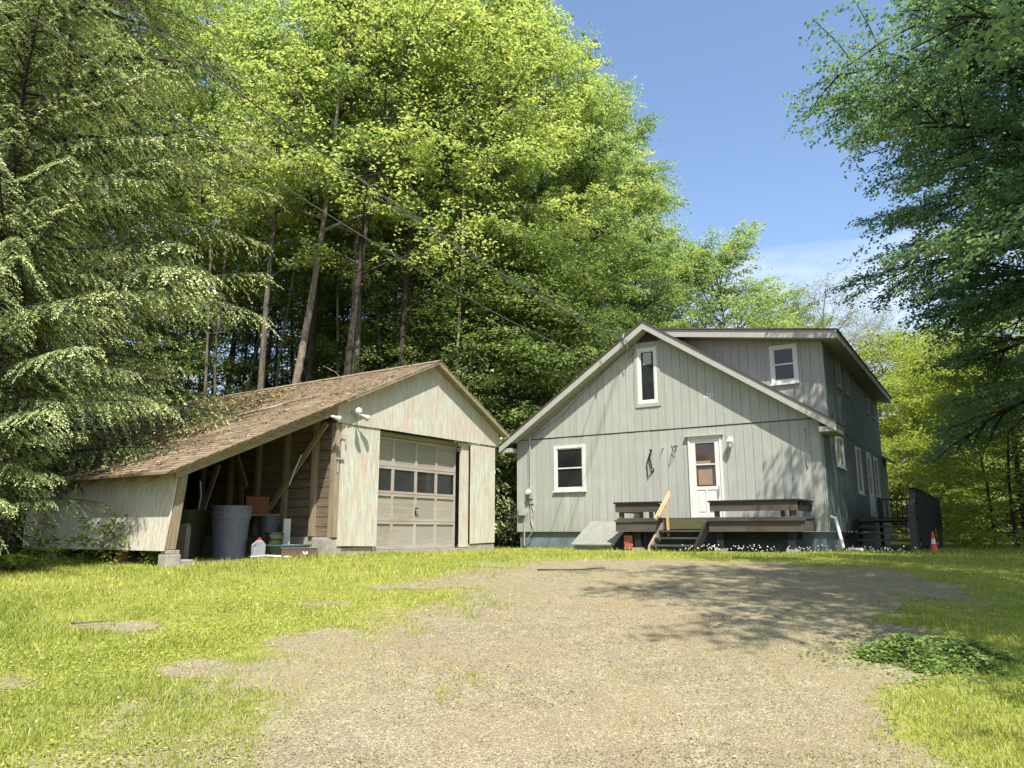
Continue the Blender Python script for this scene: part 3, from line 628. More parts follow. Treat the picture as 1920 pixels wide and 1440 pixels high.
for f, zt in ((0, .98), (.33, .94), (.66, .87), (1, .78)):
    q = rl(f); m = mb(); m.box(q[0] - .05, q[0] + .05, q[1] - .05, q[1] + .05, -.6, zt - .02); m.build('rail_post', DECK, sdk)
m = mb(); m.box(9.06, 9.2, 2.30, 2.42, -.6, .42); m.build('rail_post', DECK, sdk)
m = mb(); m.bar((9.13, 2.3, .42), (9.16, 2.78, .92), .13, .035); m.bar((9.13, 2.35, .25), (9.15, 2.75, .75), .04, .16); m.build('stair_rail', DECK, sdk)
for k in range(26):
    q = rl(k / 26); q2 = rl((k + .9) / 26); m = mb(); zz0 = .1 - .35 * (k / 26 < .4) * (1 + .1 * (k % 3)) ; tz = .98 - .20 * (k / 26) ** 1.5 - .012 * ((k * 7) % 5); zz0 -= .03 * ((k * 5) % 4); m.bar((q[0] + .07 + .006 * (k % 3), q[1], (zz0 + tz) / 2), (q2[0] + .07 + .006 * (k % 3), q2[1], (zz0 + tz) / 2), .022, tz - zz0); m.build('railing_board', DECKD, sdk)
for f0, f1 in ((0, .5), (.5, 1)):
    q = rl(f0); q2 = rl(f1); m = mb(); m.bar((q[0] + .02, q[1], 1.0 - .20 * f0 ** 1.5), (q2[0] + .02, q2[1], 1.0 - .20 * f1 ** 1.5), .15, .035); m.build('rail_cap', DECKD, sdk)
m = mb(); m.box(7.85, 9.5, 7.42, 7.48, .90, .95); m.box(7.85, 9.5, 7.42, 7.48, .36, .41); m.build('back_rail', DECK, sdk)
for k in range(12):
    m = mb(); xx = 7.95 + k * .13; m.box(xx, xx + .035, 7.43, 7.465, .41, .90); m.build('baluster', DECK, sdk)
m = mb(); m.box(7.86, 7.95, 7.40, 7.49, -.5, 1.0); m.build('rail_post', DECK, sdk)
# orange and white cone-like folded marker beside the stairs
m = MB(); m.lathe((0, 0, 0), [(.0, .44), (.02, .43), (.11, .03), (.0, .03)], 14); 
cn = empty('traffic_cone', (yx(1748, 15.6), 15.6, 1.185), 0, 'small orange and white cone on the grass beside the side deck stairs', 'cone')
m = MB(); m.lathe((0, 0, 0), [(.11, .03), (.075, .2)], 14); m.lathe((0, 0, 0), [(.05, .32), (.018, .5), (0, .5)], 14); m.build('cone_body', m_plain('orange_plastic', (.75, .07, .03), .5), cn)
m = MB(); m.lathe((0, 0, 0), [(.075, .2), (.05, .32)], 14); m.build('white_band', WHITE, cn)
m = MB(); m.box(-.14, .14, -.14, .14, 0, .03); m.build('cone_base', bpy.data.materials['orange_plastic'], cn); cn.scale = (.62, .62, .85)

# ------------------------------------------------------------------ garage
GZ = .36
GL = (-2.541, 14.4, EYE - GZ); GR = R(90 - 34.2); GO = (0, 0, GZ)
gar = empty('garage', GL, GR, 'weathered plywood garage with brown shingle roof and open lean-to at the left', 'garage')
def gb(): return MB(GO)
GAP, GZA, GSL, GSR = 1.5, 3.56, .458, .505
gtop = lambda x: GZA - (GSL * (GAP - x) if x < GAP else GSR * (x - GAP))
T = 9.0
# front plywood, each sheet a part
def sheet(poly, d0, d1, name='plywood_panel', mat=PLY, bv=.002):
    m = gb(); m.prism(FR, poly, d0, d1); return m.build(name, mat, gar)
gw = lambda x: gtop(x) - .075
sheet([(-1.03, -.25), (-.045, -.27), (-.045, 1.945), (-1.03, 1.945)], 0, .02)
sheet([(2.86, -.26), (3.78, -.24), (3.78, 1.945), (2.86, 1.945)], 0, .02)
cuts = [-1.17, -.32, .28, 1.30, 2.52, 3.20, 3.90]
for i, (c0, c1) in enumerate(zip(cuts, cuts[1:])):
    pl = [(c0 + .003, 1.95 + .004 * i), (c1 - .003, 1.95 + .004 * i), (c1 - .003, gw(c1))] + ([(GAP, gw(GAP))] if c0 < GAP < c1 else []) + [(c0 + .003, gw(c0))]
    sheet(pl, .022, .04, 'gable_panel')
m = gb(); m.rect(FR, 2.58, 2.85, -.33, 1.95, -.09, -.04); m.rect(FR, -.12, -.055, -.33, 1.95, -.24, -.005); m.build('door_jamb', PLY, gar)
m = gb(); m.rect(FR, -.12, 2.6, 1.865, 1.945, -.24, -.14); m.build('door_header', OLDW, gar)
# garage door
gd = None
fr = gb(); rows = [-.345, .205, .745, 1.28, 1.86]; cx = [-.05, .575, 1.265, 1.915, 2.575]; fw = .035; dd0, dd1 = -.225, -.19
for i in range(4):
    z0, z1 = rows[i] + .004, rows[i + 1] - .004; bw = .075 if i == 0 else .045
    fr.rect(FR, -.05, 2.575, z0, z0 + bw, dd0, dd1); fr.rect(FR, -.05, 2.575, z1 - .05, z1, dd0, dd1)
    for j, x in enumerate(cx):
        h = fw if 0 < j < 4 else .05; x0 = max(-.05, x - h); x1 = min(2.575, x + h); fr.rect(FR, x0, x1, z0 + bw, z1 - .05, dd0, dd1 - .001)
gd = fr.build('garage_door', DOORWOOD, gar, label='closed wooden overhead door with four rows of panels')
for i in range(4):
    z0, z1 = rows[i] + .004, rows[i + 1] - .004; bw = .075 if i == 0 else .045
    for j in range(4):
        a0 = cx[j] + (fw if j else .05); a1 = cx[j + 1] - (fw if j < 3 else .05)
        p = gb(); p.rect(FR, a0, a1, z0 + bw, z1 - .05, dd0 + .004, dd0 + .014)
        p.build('pane' if i == 2 else 'door_panel', GLASS if i == 2 else DOORPANEL, gd)
m = gb(); m.tube([FR(1.265, .47, dd1), FR(1.265, .47, dd1 + .04)], .014, 8); m.bar(FR(1.22, .47, dd1 + .04), FR(1.32, .47, dd1 + .04), .02, .02); m.rect(FR, 1.25, 1.28, .33, .42, dd1, dd1 + .02); m.build('door_handle', BLACKM, gd)
m = gb(); m.rect(FR, -.1, 2.85, -.5, -.35, -.2, .06); m.build('door_sill', CONC, gar)
# right and rear walls, dark inside
m = gb(); m.box(3.74, 3.78, .02, T - .1, -.3, 1.9); m.box(-1.1, 3.78, T - .1, T - .05, -.3, 2.0); m.build('wall', PLY, gar)
m = gb(); m.prism(FR, [(-1.08, 1.95), (3.74, 1.95), (3.74, gw(3.74)), (GAP, gw(GAP) - .0), (-1.08, gw(-1.08))], -T + .1, -T + .06); m.build('rear_gable', PLY, gar)
# dividing wall of horizontal boards, seen through the lean-to
GS = lambda a, z, d: (-1.08 - d, a, z)
rr = random.Random(11); z = -.08; k = 0
while z < 2.0:
    h = rr.uniform(.15, .2)
    for (q0, q1) in ((.03, 4.0 + rr.uniform(-.4, .4)), (4.6, T - .1)):
        m = gb(); m.rect(GS, q0, q1, z, z + h - .012, 0, .02 + rr.uniform(0, .006)); m.build('wall_board', BAREH, gar)
    z += h
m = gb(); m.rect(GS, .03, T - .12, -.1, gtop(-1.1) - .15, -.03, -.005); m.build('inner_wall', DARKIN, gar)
for yy in (.47, 1.27, 2.1, 2.95, 3.9, 5.0, 6.2, 7.4):
    m = gb(); m.rect(GS, yy, yy + .09, -.08, gtop(-1.12) - .14, .028, .12); m.build('stud', BARE, gar)
m = gb(); m.bar(GS(.14, 1.94, .17), GS(1.85, .18, .17), .09, .05, up=(1, 0, 0)); m.build('brace', BARE, gar)
m = gb(); m.bar(GS(3.0, 1.95, .17), GS(2.35, .85, .17), .11, .05, up=(1, 0, 0)); m.build('brace', BARE, gar)
m = gb(); m.rect(FR, -1.17, -1.035, -.1, 1.94, -.09, .018); m.build('corner_post', BARE, gar)
m = gb(); m.rect(FR, -1.24, -.9, -.45, -.12, -.4, -.0); m.rect(FR, -.9, -.13, -.45, -.28, -.14, -.02); m.build('foundation_block', CONC, gar, bevel=.006)
m = gb(); m.box(-1.16, -1.06, .05, T - .1, -.45, -.09); m.build('footing', CONC, gar)
m = gb(); m.rect(FR, 2.86, 3.78, -.45, -.27, -.15, -.0); m.build('footing', CONC, gar)
# gooseneck conduit on the corner
m = gb(); m.tube([FR(-1.1, 1.05, .03), FR(-1.1, 1.6, .03), FR(-1.07, 1.72, .05), FR(-.98, 1.73, .06), FR(-.96, 1.55, .06)], .011, 6); m.rect(FR, -1.14, -.97, 1.28, 1.31, .02, .05); m.build('conduit', METAL, gar)
# lean-to
LXP = -4.12
m = gb(); m.prism(FR, [(LXP - .11, -.25), (LXP + .02, -.25), (LXP + .13, .9), (LXP + .0, .9)], -.12, .0); m.build('lean_to_post', BARE, gar)
m = gb(); m.rect(FR, LXP - .14, LXP + .08, -.62, -.32, -.16, .06); m.build('pier_block', CONC, gar, bevel=.01)
m = gb(); m.rect(FR, LXP - .12, LXP + .07, -.315, -.26, -.14, .03); m.build('pier_block', CONC, gar, bevel=.006)
m = gb(); m.rect(FR, LXP + .09, LXP + .3, -.62, -.4, -.16, .04); m.build('pier_block', CONC, gar, bevel=.01)
LW = lambda a, z, d: (LXP - .02 - d, a, z)
for q0, q1 in ((.02, 2.44), (2.446, 4.88), (4.886, 7.3), (7.306, T - .1)):
    m = gb(); m.prism(lambda a, z, d: (LXP - .13 + (z + .25) * .11 - d, a, z), [(q0, -.27), (q1, -.27), (q1, .84), (q0, .84)], 0, .02); m.build('side_panel', m_plywood('side_plywood') if q0 < .1 else bpy.data.materials['side_plywood'], gar)
for yy in (1.2, 3.4, 5.4, 7.6):
    m = gb(); m.box(LXP - .1, LXP, yy, yy + .12, -.5, -.28); m.build('sill_block', m_plain('rotten_block', (.16, .06, .03), .9) if yy < 1.3 else CONC, gar)
m = gb(); m.box(LXP - .1, LXP - .0, .15, T - .1, -.28, -.18); m.build('sill_beam', OLDW, gar)
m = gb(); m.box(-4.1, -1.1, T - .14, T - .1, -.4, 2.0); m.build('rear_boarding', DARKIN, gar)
for yy in np.arange(2.0, 8.5, 2.0):
    m = gb(); m.box(LXP - .02, LXP + .07, yy, yy + .09, -.3, .86); m.build('stud', BARE, gar)
# front rafter board of the lean-to, and the rest of the rafters with tails
x0, x1 = -4.22, -1.18
m = gb(); m.prism(FR, [(x0, gtop(x0) - .19), (x1, gtop(x1) - .24), (x1, gtop(x1) - .05), (x0, gtop(x0) - .04)], .0, .045); m.build('rafter_board', OLDW, gar)
for yy in np.arange(.5, T - .2, .6):
    m = gb(); m.prism(FR, [(-4.36, gtop(-4.36) - .18), (GAP - .02, gtop(GAP) - .19), (GAP - .02, gtop(GAP) - .055), (-4.36, gtop(-4.36) - .055)], -yy - .04, -yy); m.build('rafter', BARE, gar)
m = gb(); m.prism(FR, [(-4.42, gtop(-4.42) - .052), (GAP, gtop(GAP) - .052), (GAP, gtop(GAP) - .022), (-4.42, gtop(-4.42) - .022)], -T, .20)
m.prism(FR, [(GAP, gtop(GAP) - .052), (4.06, gtop(4.06) - .052), (4.06, gtop(4.06) - .022), (GAP, gtop(GAP) - .022)], -T, .20); m.build('roof_deck', BARE, gar)
# rake trim sheets under the right overhang
n_ = 9
for i in range(n_):
    q0 = GAP + .03 + i * (2.5 / n_); q1 = q0 + 2.5 / n_ - .012
    m = gb(); m.prism(FR, [(q0, gtop(q0) - .075), (q1, gtop(q1) - .075), (q1, gtop(q1) - .054), (q0, gtop(q0) - .054)], .05, .205); m.build('soffit_board', OLDW, gar)
m = gb(); m.prism(FR, [(-1.1, gtop(-1.1) - .055), (GAP, gtop(GAP) - .055), (GAP, gtop(GAP) - .02), (-1.1, gtop(-1.1) - .02)], .203, .222)
m.prism(FR, [(GAP, gtop(GAP) - .10), (4.08, gtop(4.08) - .10), (4.08, gtop(4.08) - .02), (GAP, gtop(GAP) - .02)], .203, .222); m.build('rake_trim', OLDW, gar)
# shingles: courses of tabs, joined (a few pixels each)
def shingle_roof(sgn, xe, name):
    M = gb(); rr = random.Random(3 + sgn); sl = GSL if sgn < 0 else GSR; L_ = abs(xe - GAP); run = .13 / math.sqrt(1 + sl * sl); k = 0; d = L_
    while d > -.02:
        y = -.22 - (k % 2) * .15
        while y < T:
            ya, yb = max(y, -.23 + rr.uniform(-.006, .006)), min(y + .30, T + .02)
            if yb > ya + .02:
                x_lo = GAP + sgn * (d + .0); x_hi = GAP + sgn * max(d - run * 1.2, 0)
                zl, zh = GZA - sl * d, GZA - sl * max(d - run * 1.2, 0); t = .014 + rr.uniform(0, .006); b = -.02
                A = [(x_lo, ya + .004, zl + t), (x_lo, yb - .004, zl + t), (x_hi, yb - .004, zh + .002), (x_hi, ya + .004, zh + .002), (x_lo, ya + .004, zl + b), (x_lo, yb - .004, zl + b)]
                old = .5 + .5 * math.tanh((ya - 2.0) * .5)
                r = min(1, max(0, rr.gauss(.62 - .12 * old, .16)))
                M.add(A, [(0, 1, 2, 3), (4, 5, 1, 0), (4, 0, 3), (5, 2, 1)], r)
            y += .30
        d -= run; k += 1
    return M.build(name, SHINGLE, gar, kind='stuff')
shingle_roof(-1, -4.48, 'roof_shingles'); shingle_roof(1, 4.10, 'roof_shingles')
m = gb(); m.prism(FR, [(GAP - .13, gtop(GAP - .13) + .022), (GAP, GZA + .024), (GAP + .13, gtop(GAP + .13) + .022), (GAP + .13, gtop(GAP + .13) + .032), (GAP, GZA + .036), (GAP - .13, gtop(GAP - .13) + .032)], -T, .225, r=.6)
m.build('ridge_cap', SHINGLE, gar)
# litter on the roof
r2 = np.random.default_rng(12)
n = 60000; xs = r2.uniform(-4.4, 1.4, n); ys = r2.uniform(-.1, T, n)
dens = .05 + smooth(ys - .35 * (xs + 1.5), 1.8, 4.2) * .9 * (.35 + .65 * (vnoise(xs * 1.0, ys, .5, 8) > .42)) + .25 * (vnoise(xs, ys, .35, 9) > .72)
dens = dens * (1 - .6 * smooth(xs, -.4, 1.4))
k_ = r2.random(n) < dens; xs, ys = xs[k_], ys[k_]; n = len(xs)
zs = GZA - GSL * (GAP - xs) + .022 + r2.random(n) * .012; P_ = np.stack([xs, ys, zs + GZ], 1)
an = r2.random(n) * 6.28; D_ = np.stack([np.cos(an), np.sin(an), GSL * np.cos(an) + r2.normal(0, .15, n)], 1)
Nn = np.stack([-GSL + r2.normal(0, .3, n), r2.normal(0, .3, n), np.ones(n)], 1)
me = quads_mesh('needle_litter', leaf_verts(P_, D_, Nn, r2.uniform(.04, .14, n), r2.uniform(.015, .04, n)), 4, r2.random(n), LITTER)
o = link('needle_litter', me, None, GL, GR); tag(o, 'brown needle litter and moss lying on the garage roof', 'litter', kind='stuff')
def roofpt(x, y, h=.03): return (x, y, GZA - GSL * (GAP - x) + h + GZ)
def stick(name, pts, r0, r1, label, mat=BARK_P, loc=GL, rz=GR, n=6):
    M = MB(); k = len(pts); M.tube(pts, [r0 + (r1 - r0) * i / (k - 1) for i in range(k)], n); o = M.build(name, mat, smooth=True); o.location = loc; o.rotation_euler = (0, 0, rz)
    return tag(o, label, 'branch')
stick('fallen_branch', [roofpt(-1.51, 2.68), roofpt(-1.42, 2.4, .05), roofpt(-1.32, 2.15, .06), roofpt(-1.12, 1.85, .05), roofpt(-.95, 1.6, .07), roofpt(-.72, 1.32, .05), roofpt(-.6, 1.2, .05)], .028, .012, 'long crooked bare branch lying across the middle of the garage roof')
stick('fallen_branch', [roofpt(-.6, 6.4), roofpt(-.2, 6.6, .1), roofpt(.5, 6.9, .25), roofpt(.9, 7.0, .55)], .03, .012, 'bare broken branch sticking up from the far end of the garage roof', BARK_G)
stick('fallen_branch', [roofpt(.0, 5.8), roofpt(.5, 5.6, .16), roofpt(1.1, 5.3, .1)], .016, .008, 'thin bare twig lying near the ridge of the garage roof', BARK_G)
stick('fallen_branch', [roofpt(1.3, 2.6), roofpt(1.25, 2.75, .2), roofpt(1.1, 3.0, .42)], .010, .007, 'short pale stick standing up on the ridge of the garage roof', BARK_P)
# flood lamps
def flood(base, aim, label, two=False):
    o = empty('flood_lamp', GL, GR, label, 'lamp', 'flood lamps on the garage front')
    b_ = Vector(base); a = Vector(aim).normalized()
    m = gb(); m.tube([b_, b_ + Vector((0, -.03, 0))], .045, 12); m.tube([b_ + Vector((0, -.03, 0)), b_ + Vector((0, -.1, 0)) , b_ + Vector((0, -.1, 0)) + a * .05], .014, 8); m.build('bracket', METAL, o)
    s = b_ + Vector((0, -.1, 0)) + a * .05
    m = gb(); m.tube([s, s + a * .05, s + a * .10, s + a * .14], [.03, .035, .055, .062], 16); m.build('housing', METAL, o)
    m = gb(); m.tube([s + a * .14, s + a * .155, s + a * .165], [.056, .045, .02], 16); m.build('lens', m_plain('lamp_lens', (.66, .62, .5), .2) if 'lamp_lens' not in bpy.data.materials else bpy.data.materials['lamp_lens'], o)
flood((-.80, -.04, 2.16), (-.5, -.8, .05), 'round flood lamp on the garage gable corner facing forward')
flood((-.74, -.04, 2.14), (.75, -.5, -.35), 'flood lamp on the garage gable corner pointing right and down')
flood((-1.45, -.045, 2.02), (.45, -.6, -.25), 'flood lamp fixed below the lean-to rafter board, leftmost of three')

# contents of the lean-to, in world places
def gw_(x, y, z=0):
    c_, s_ = math.cos(GR), math.sin(GR); X, Y = GL[0] + c_ * x - s_ * y, GL[1] + s_ * x + c_ * y
    return (X, Y, float(ground_z(X, Y)) + z)
def at(px, py_=None, Y=12.4):
    X = (px - 960) / 1427 * Y * 1.0; return (X, Y, float(ground_z(X, Y)))
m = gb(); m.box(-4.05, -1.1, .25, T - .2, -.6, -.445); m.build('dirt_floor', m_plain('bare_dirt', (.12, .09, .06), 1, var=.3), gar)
GREYP = m_plain('grey_plastic', (.12, .13, .17), .5, var=.15)  # grey darkened in colour for the shade under the lean-to roof
DKG = m_plain('dark_green_plastic', (.035, .045, .02), .6)
def bin_(name, loc, h, r0, r1, mat, label, rz=0):
    o = empty(name, loc, rz, label, 'bin')
    m = MB(); m.lathe((0, 0, 0), [(0, .01), (r0, .0), (r0 * .55 + r1 * .45, h * .42), (r0 * .25 + r1 * .75, h * .74), (r1 * .97, h * .745), (r1 * .98, h * .76), (r1, h * .97), (r1 * 1.06, h * .97), (r1 * 1.06, h), (r1 * .95, h), (r1 * .9, h * .8), (r0 * .9, .05), (0, .04)], 28)
    m.build('bin_body', mat, o, smooth=False)
    m = MB()
    for s in (0, PI / 2, PI, PI * 1.5): m.bar((math.cos(s) * r1 * .99, math.sin(s) * r1 * .99, h * .76), (math.cos(s) * r1 * 1.02, math.sin(s) * r1 * 1.02, h * .96), .02, .03, up=(math.cos(s), math.sin(s), 0.01))
    m.build('bin_rib', mat, o); 
    m = MB(); m.tube([(math.cos(a) * r1 * 1.08, math.sin(a) * r1 * 1.08, h * .86) for a in (-2.2, -2.0, -1.8, -1.6)], .015, 6); m.build('handle', mat, o)
    return o
bin_('trash_can', (-4.72, 12.75, 1.165), .86, .255, .315, GREYP, 'large round grey plastic trash can standing in the lean-to')
bin_('trash_can', (-5.55, 13.0, 1.165), .80, .26, .30, DKG, 'dark green plastic bin in the shade behind the lean-to post')
m = MB(); m.prism(lambda a, z, d: (a, d, z), [(-.15, 0), (.15, 0), (.16, .5), (.12, .56), (-.12, .56), (-.16, .5)], -.05, .05)
thing_mesh('plastic_lid', m, m_plain('tan_plastic', (.22, .19, .15), .7), 'tan rounded panel leaning just right of the lean-to post', 'panel', (-5.25, 12.05, 1.165), R(-20))
# jug
jg = empty('jug', (-4.22, 12.72, 1.1655), R(20), 'small white plastic jug with red cap beside the grey trash can', 'jug')
m = MB(); m.prism(lambda a, z, d: (a, d, z), [(-.11, 0), (.11, 0), (.115, .22), (.05, .30), (-.03, .30), (-.115, .22)], -.06, .06); m.build('jug_body', m_plain('milky_plastic', (.24, .25, .27), .4), jg, bevel=.01)  # milky plastic toned down to carry the lean-to shade
m = MB(); m.tube([(.01, 0, .30), (.01, 0, .34)], .03, 12); m.build('cap', m_plain('red_cap', (.4, .02, .02), .4), jg)
m = MB(); m.tube([(-.09, -.064, .1), (-.1, -.066, .2), (-.04, -.066, .25)], .01, 6); m.build('handle', bpy.data.materials['milky_plastic'], jg)
bin_('flower_pot', (-4.1, 13.15, 1.165), .42, .10, .15, DKG, 'dark olive pot beside the white jug')
bin_('bucket', (-4.35, 13.6, 1.165), .72, .13, .17, m_plain('dark_bucket', (.06, .07, .075), .6), 'tall dark bucket behind the pots under the brace')
m = MB(); m.box(-.06, .06, -.01, .01, 0, .66); thing_mesh('metal_sheet', m, METAL, 'narrow grey sheet standing upright behind the teal tub', 'sheet', (-3.98, 13.45, 1.165), R(25))
# orange crate high at the back on a shelf
m = MB(); m.box(-.02, .02, -.02, .02, 0, .75); m.box(.5, .54, -.02, .02, 0, .75); m.box(-.1, .65, -.25, .25, .72, .76); thing_mesh('wooden_shelf', m, BARE, 'small rough wooden stand in the dark lean-to carrying an orange crate', 'shelf', (-5.0, 14.2, 1.165), R(20))
m = MB(); m.box(-.2, .2, -.12, .12, 0, .3); m.box(-.21, .21, -.13, .13, .27, .31); thing_mesh('orange_crate', m, m_plain('orange_crate_plastic', (.20, .06, .01), .6), 'orange crate on the stand above the grey trash can', 'crate', (-4.78, 14.2, 1.93), R(20))  # orange deepened in colour to stand for the shade around the stand
tb = empty('tub', (-3.78, 12.95, 1.165), R(30), 'teal plastic tub lying behind the brown box', 'tub')
m = MB(); m.lathe((0, 0, 0), [(0, .01), (.22, .0), (.30, .2), (.32, .2), (.32, .22), (.29, .22), (.21, .03), (0, .03)], 22, sx=1.2); m.build('tub_body', m_plain('teal_plastic', (.04, .09, .08), .5), tb)
for i, (xx, yy, ln, tilt, lab) in enumerate(((-5.9, 13.9, 1.7, .25, 'dark board leaning in the back left of the lean-to'), (-5.1, 14.6, 1.9, -.3, 'slanted board leaning behind the orange crate'), (-4.3, 14.3, 1.5, .16, 'short plank leaning on the boarded wall in the lean-to'))):
    m = MB(); m.bar((0, 0, 0), (ln * math.sin(tilt), .2, ln * math.cos(tilt)), .1, .025, up=(0, 1, 0)); thing_mesh('leaning_board', m, BARE, lab, 'board', (xx, yy, 1.165), R(-30))
m = MB(); m.tube([(0, 0, 0), (.03, 0, -.25), (.0, .01, -.5), (.05, 0, -.8)], .012, 6); thing_mesh('hanging_strap', m, METAL, 'thin pale strap hanging from the rafters behind the lean-to post', 'strap', (-5.35, 12.9, 2.45), 0)
m = MB(); m.tube([(0, 0, 0), (-.12, .02, -.3), (-.2, .03, -.55)], .012, 6); thing_mesh('hanging_strap', m, METAL, 'short pale stick hanging near the boarded wall of the lean-to', 'strap', (-3.75, 13.3, 2.95), 0)
bx_ = empty('brown_box', (-3.52, 12.72, 1.16), R(24), 'dark brown box with pale top beside the foundation block', 'box')
m = MB(); m.box(-.32, .26, -.13, .13, 0, .17); m.build('box_body', m_plain('brown_card', (.10, .055, .04), .6), bx_, bevel=.006)
m = MB(); m.box(-.33, .27, -.14, .14, .172, .182); m.build('box_top', m_plain('pale_lid', (.20, .18, .15), .4), bx_)
m = MB()
for i, (q0, q1) in enumerate(((0, .03), (.035, .05), (.055, .08))): m.box(.02 + q0, .02 + q1, -.1315, -.1305, .08 - .01 * (i % 2), .12 - .02 * (i % 2))
m.build('label_print', WHITE, bx_)
m = MB(); m.tube([(-.5, -.05, .03), (-.25, -.16, .05), (.1, -.2, .03)], .02, 8); thing_mesh('short_pole', m, METAL, 'short dirty metal bar lying in front of the teal tub', 'bar', (-3.8, 12.68, 1.165), R(20))

# ------------------------------------------------------------------ overhead wires
def wire(a, b, sag, r, label, ext=1.6, n=40):
    a = Vector(a); b = Vector(b); b.z += sag * 4 / ext * (1 - 1 / ext); e = a + (b - a) * ext; M = MB()
    pts = []
    for i in range(n + 1):
        t = i / n; p = a.lerp(e, t); p.z -= sag * 4 * t * (1 - t); pts.append(p)
    M.tube(pts, r, 5, cap=True); thing_mesh('overhead_wire', M, WIREM, label, 'wire', group='service wires from the road to the house')
def hw(x, y, z):
    c_, s_ = math.cos(HR), math.sin(HR); return (HL_[0] + c_ * x - s_ * y, HL_[1] + s_ * x + c_ * y, EYE + z)
def pxy(px, py, Y):
    th = math.atan(277 / 1400); x, y = px - 960, 720 - py; d = Vector((x, 1400 * math.cos(th) - y * math.sin(th), 1400 * math.sin(th) + y * math.cos(th))); return Vector((0, 0, EYE)) + d * (Y / d.y)
wire(hw(3.36, -.36, 4.72), pxy(215, 0, 6), .75, .0095, 'thick twisted service wire ending just left of the gable peak')
wire(hw(3.36, -.36, 4.82), pxy(150, 0, 6.2), .62, .0055, 'thin wire running just above the thick service wire')
wire(hw(2.72, -.33, 4.22), pxy(15, 0, 6), .85, .008, 'lowest overhead wire, ending halfway down the left rake')
wire(hw(3.40, -.36, 4.70), pxy(235, 0, 6.0), .95, .005, 'thin slack wire beside the thick service wire', n=40)

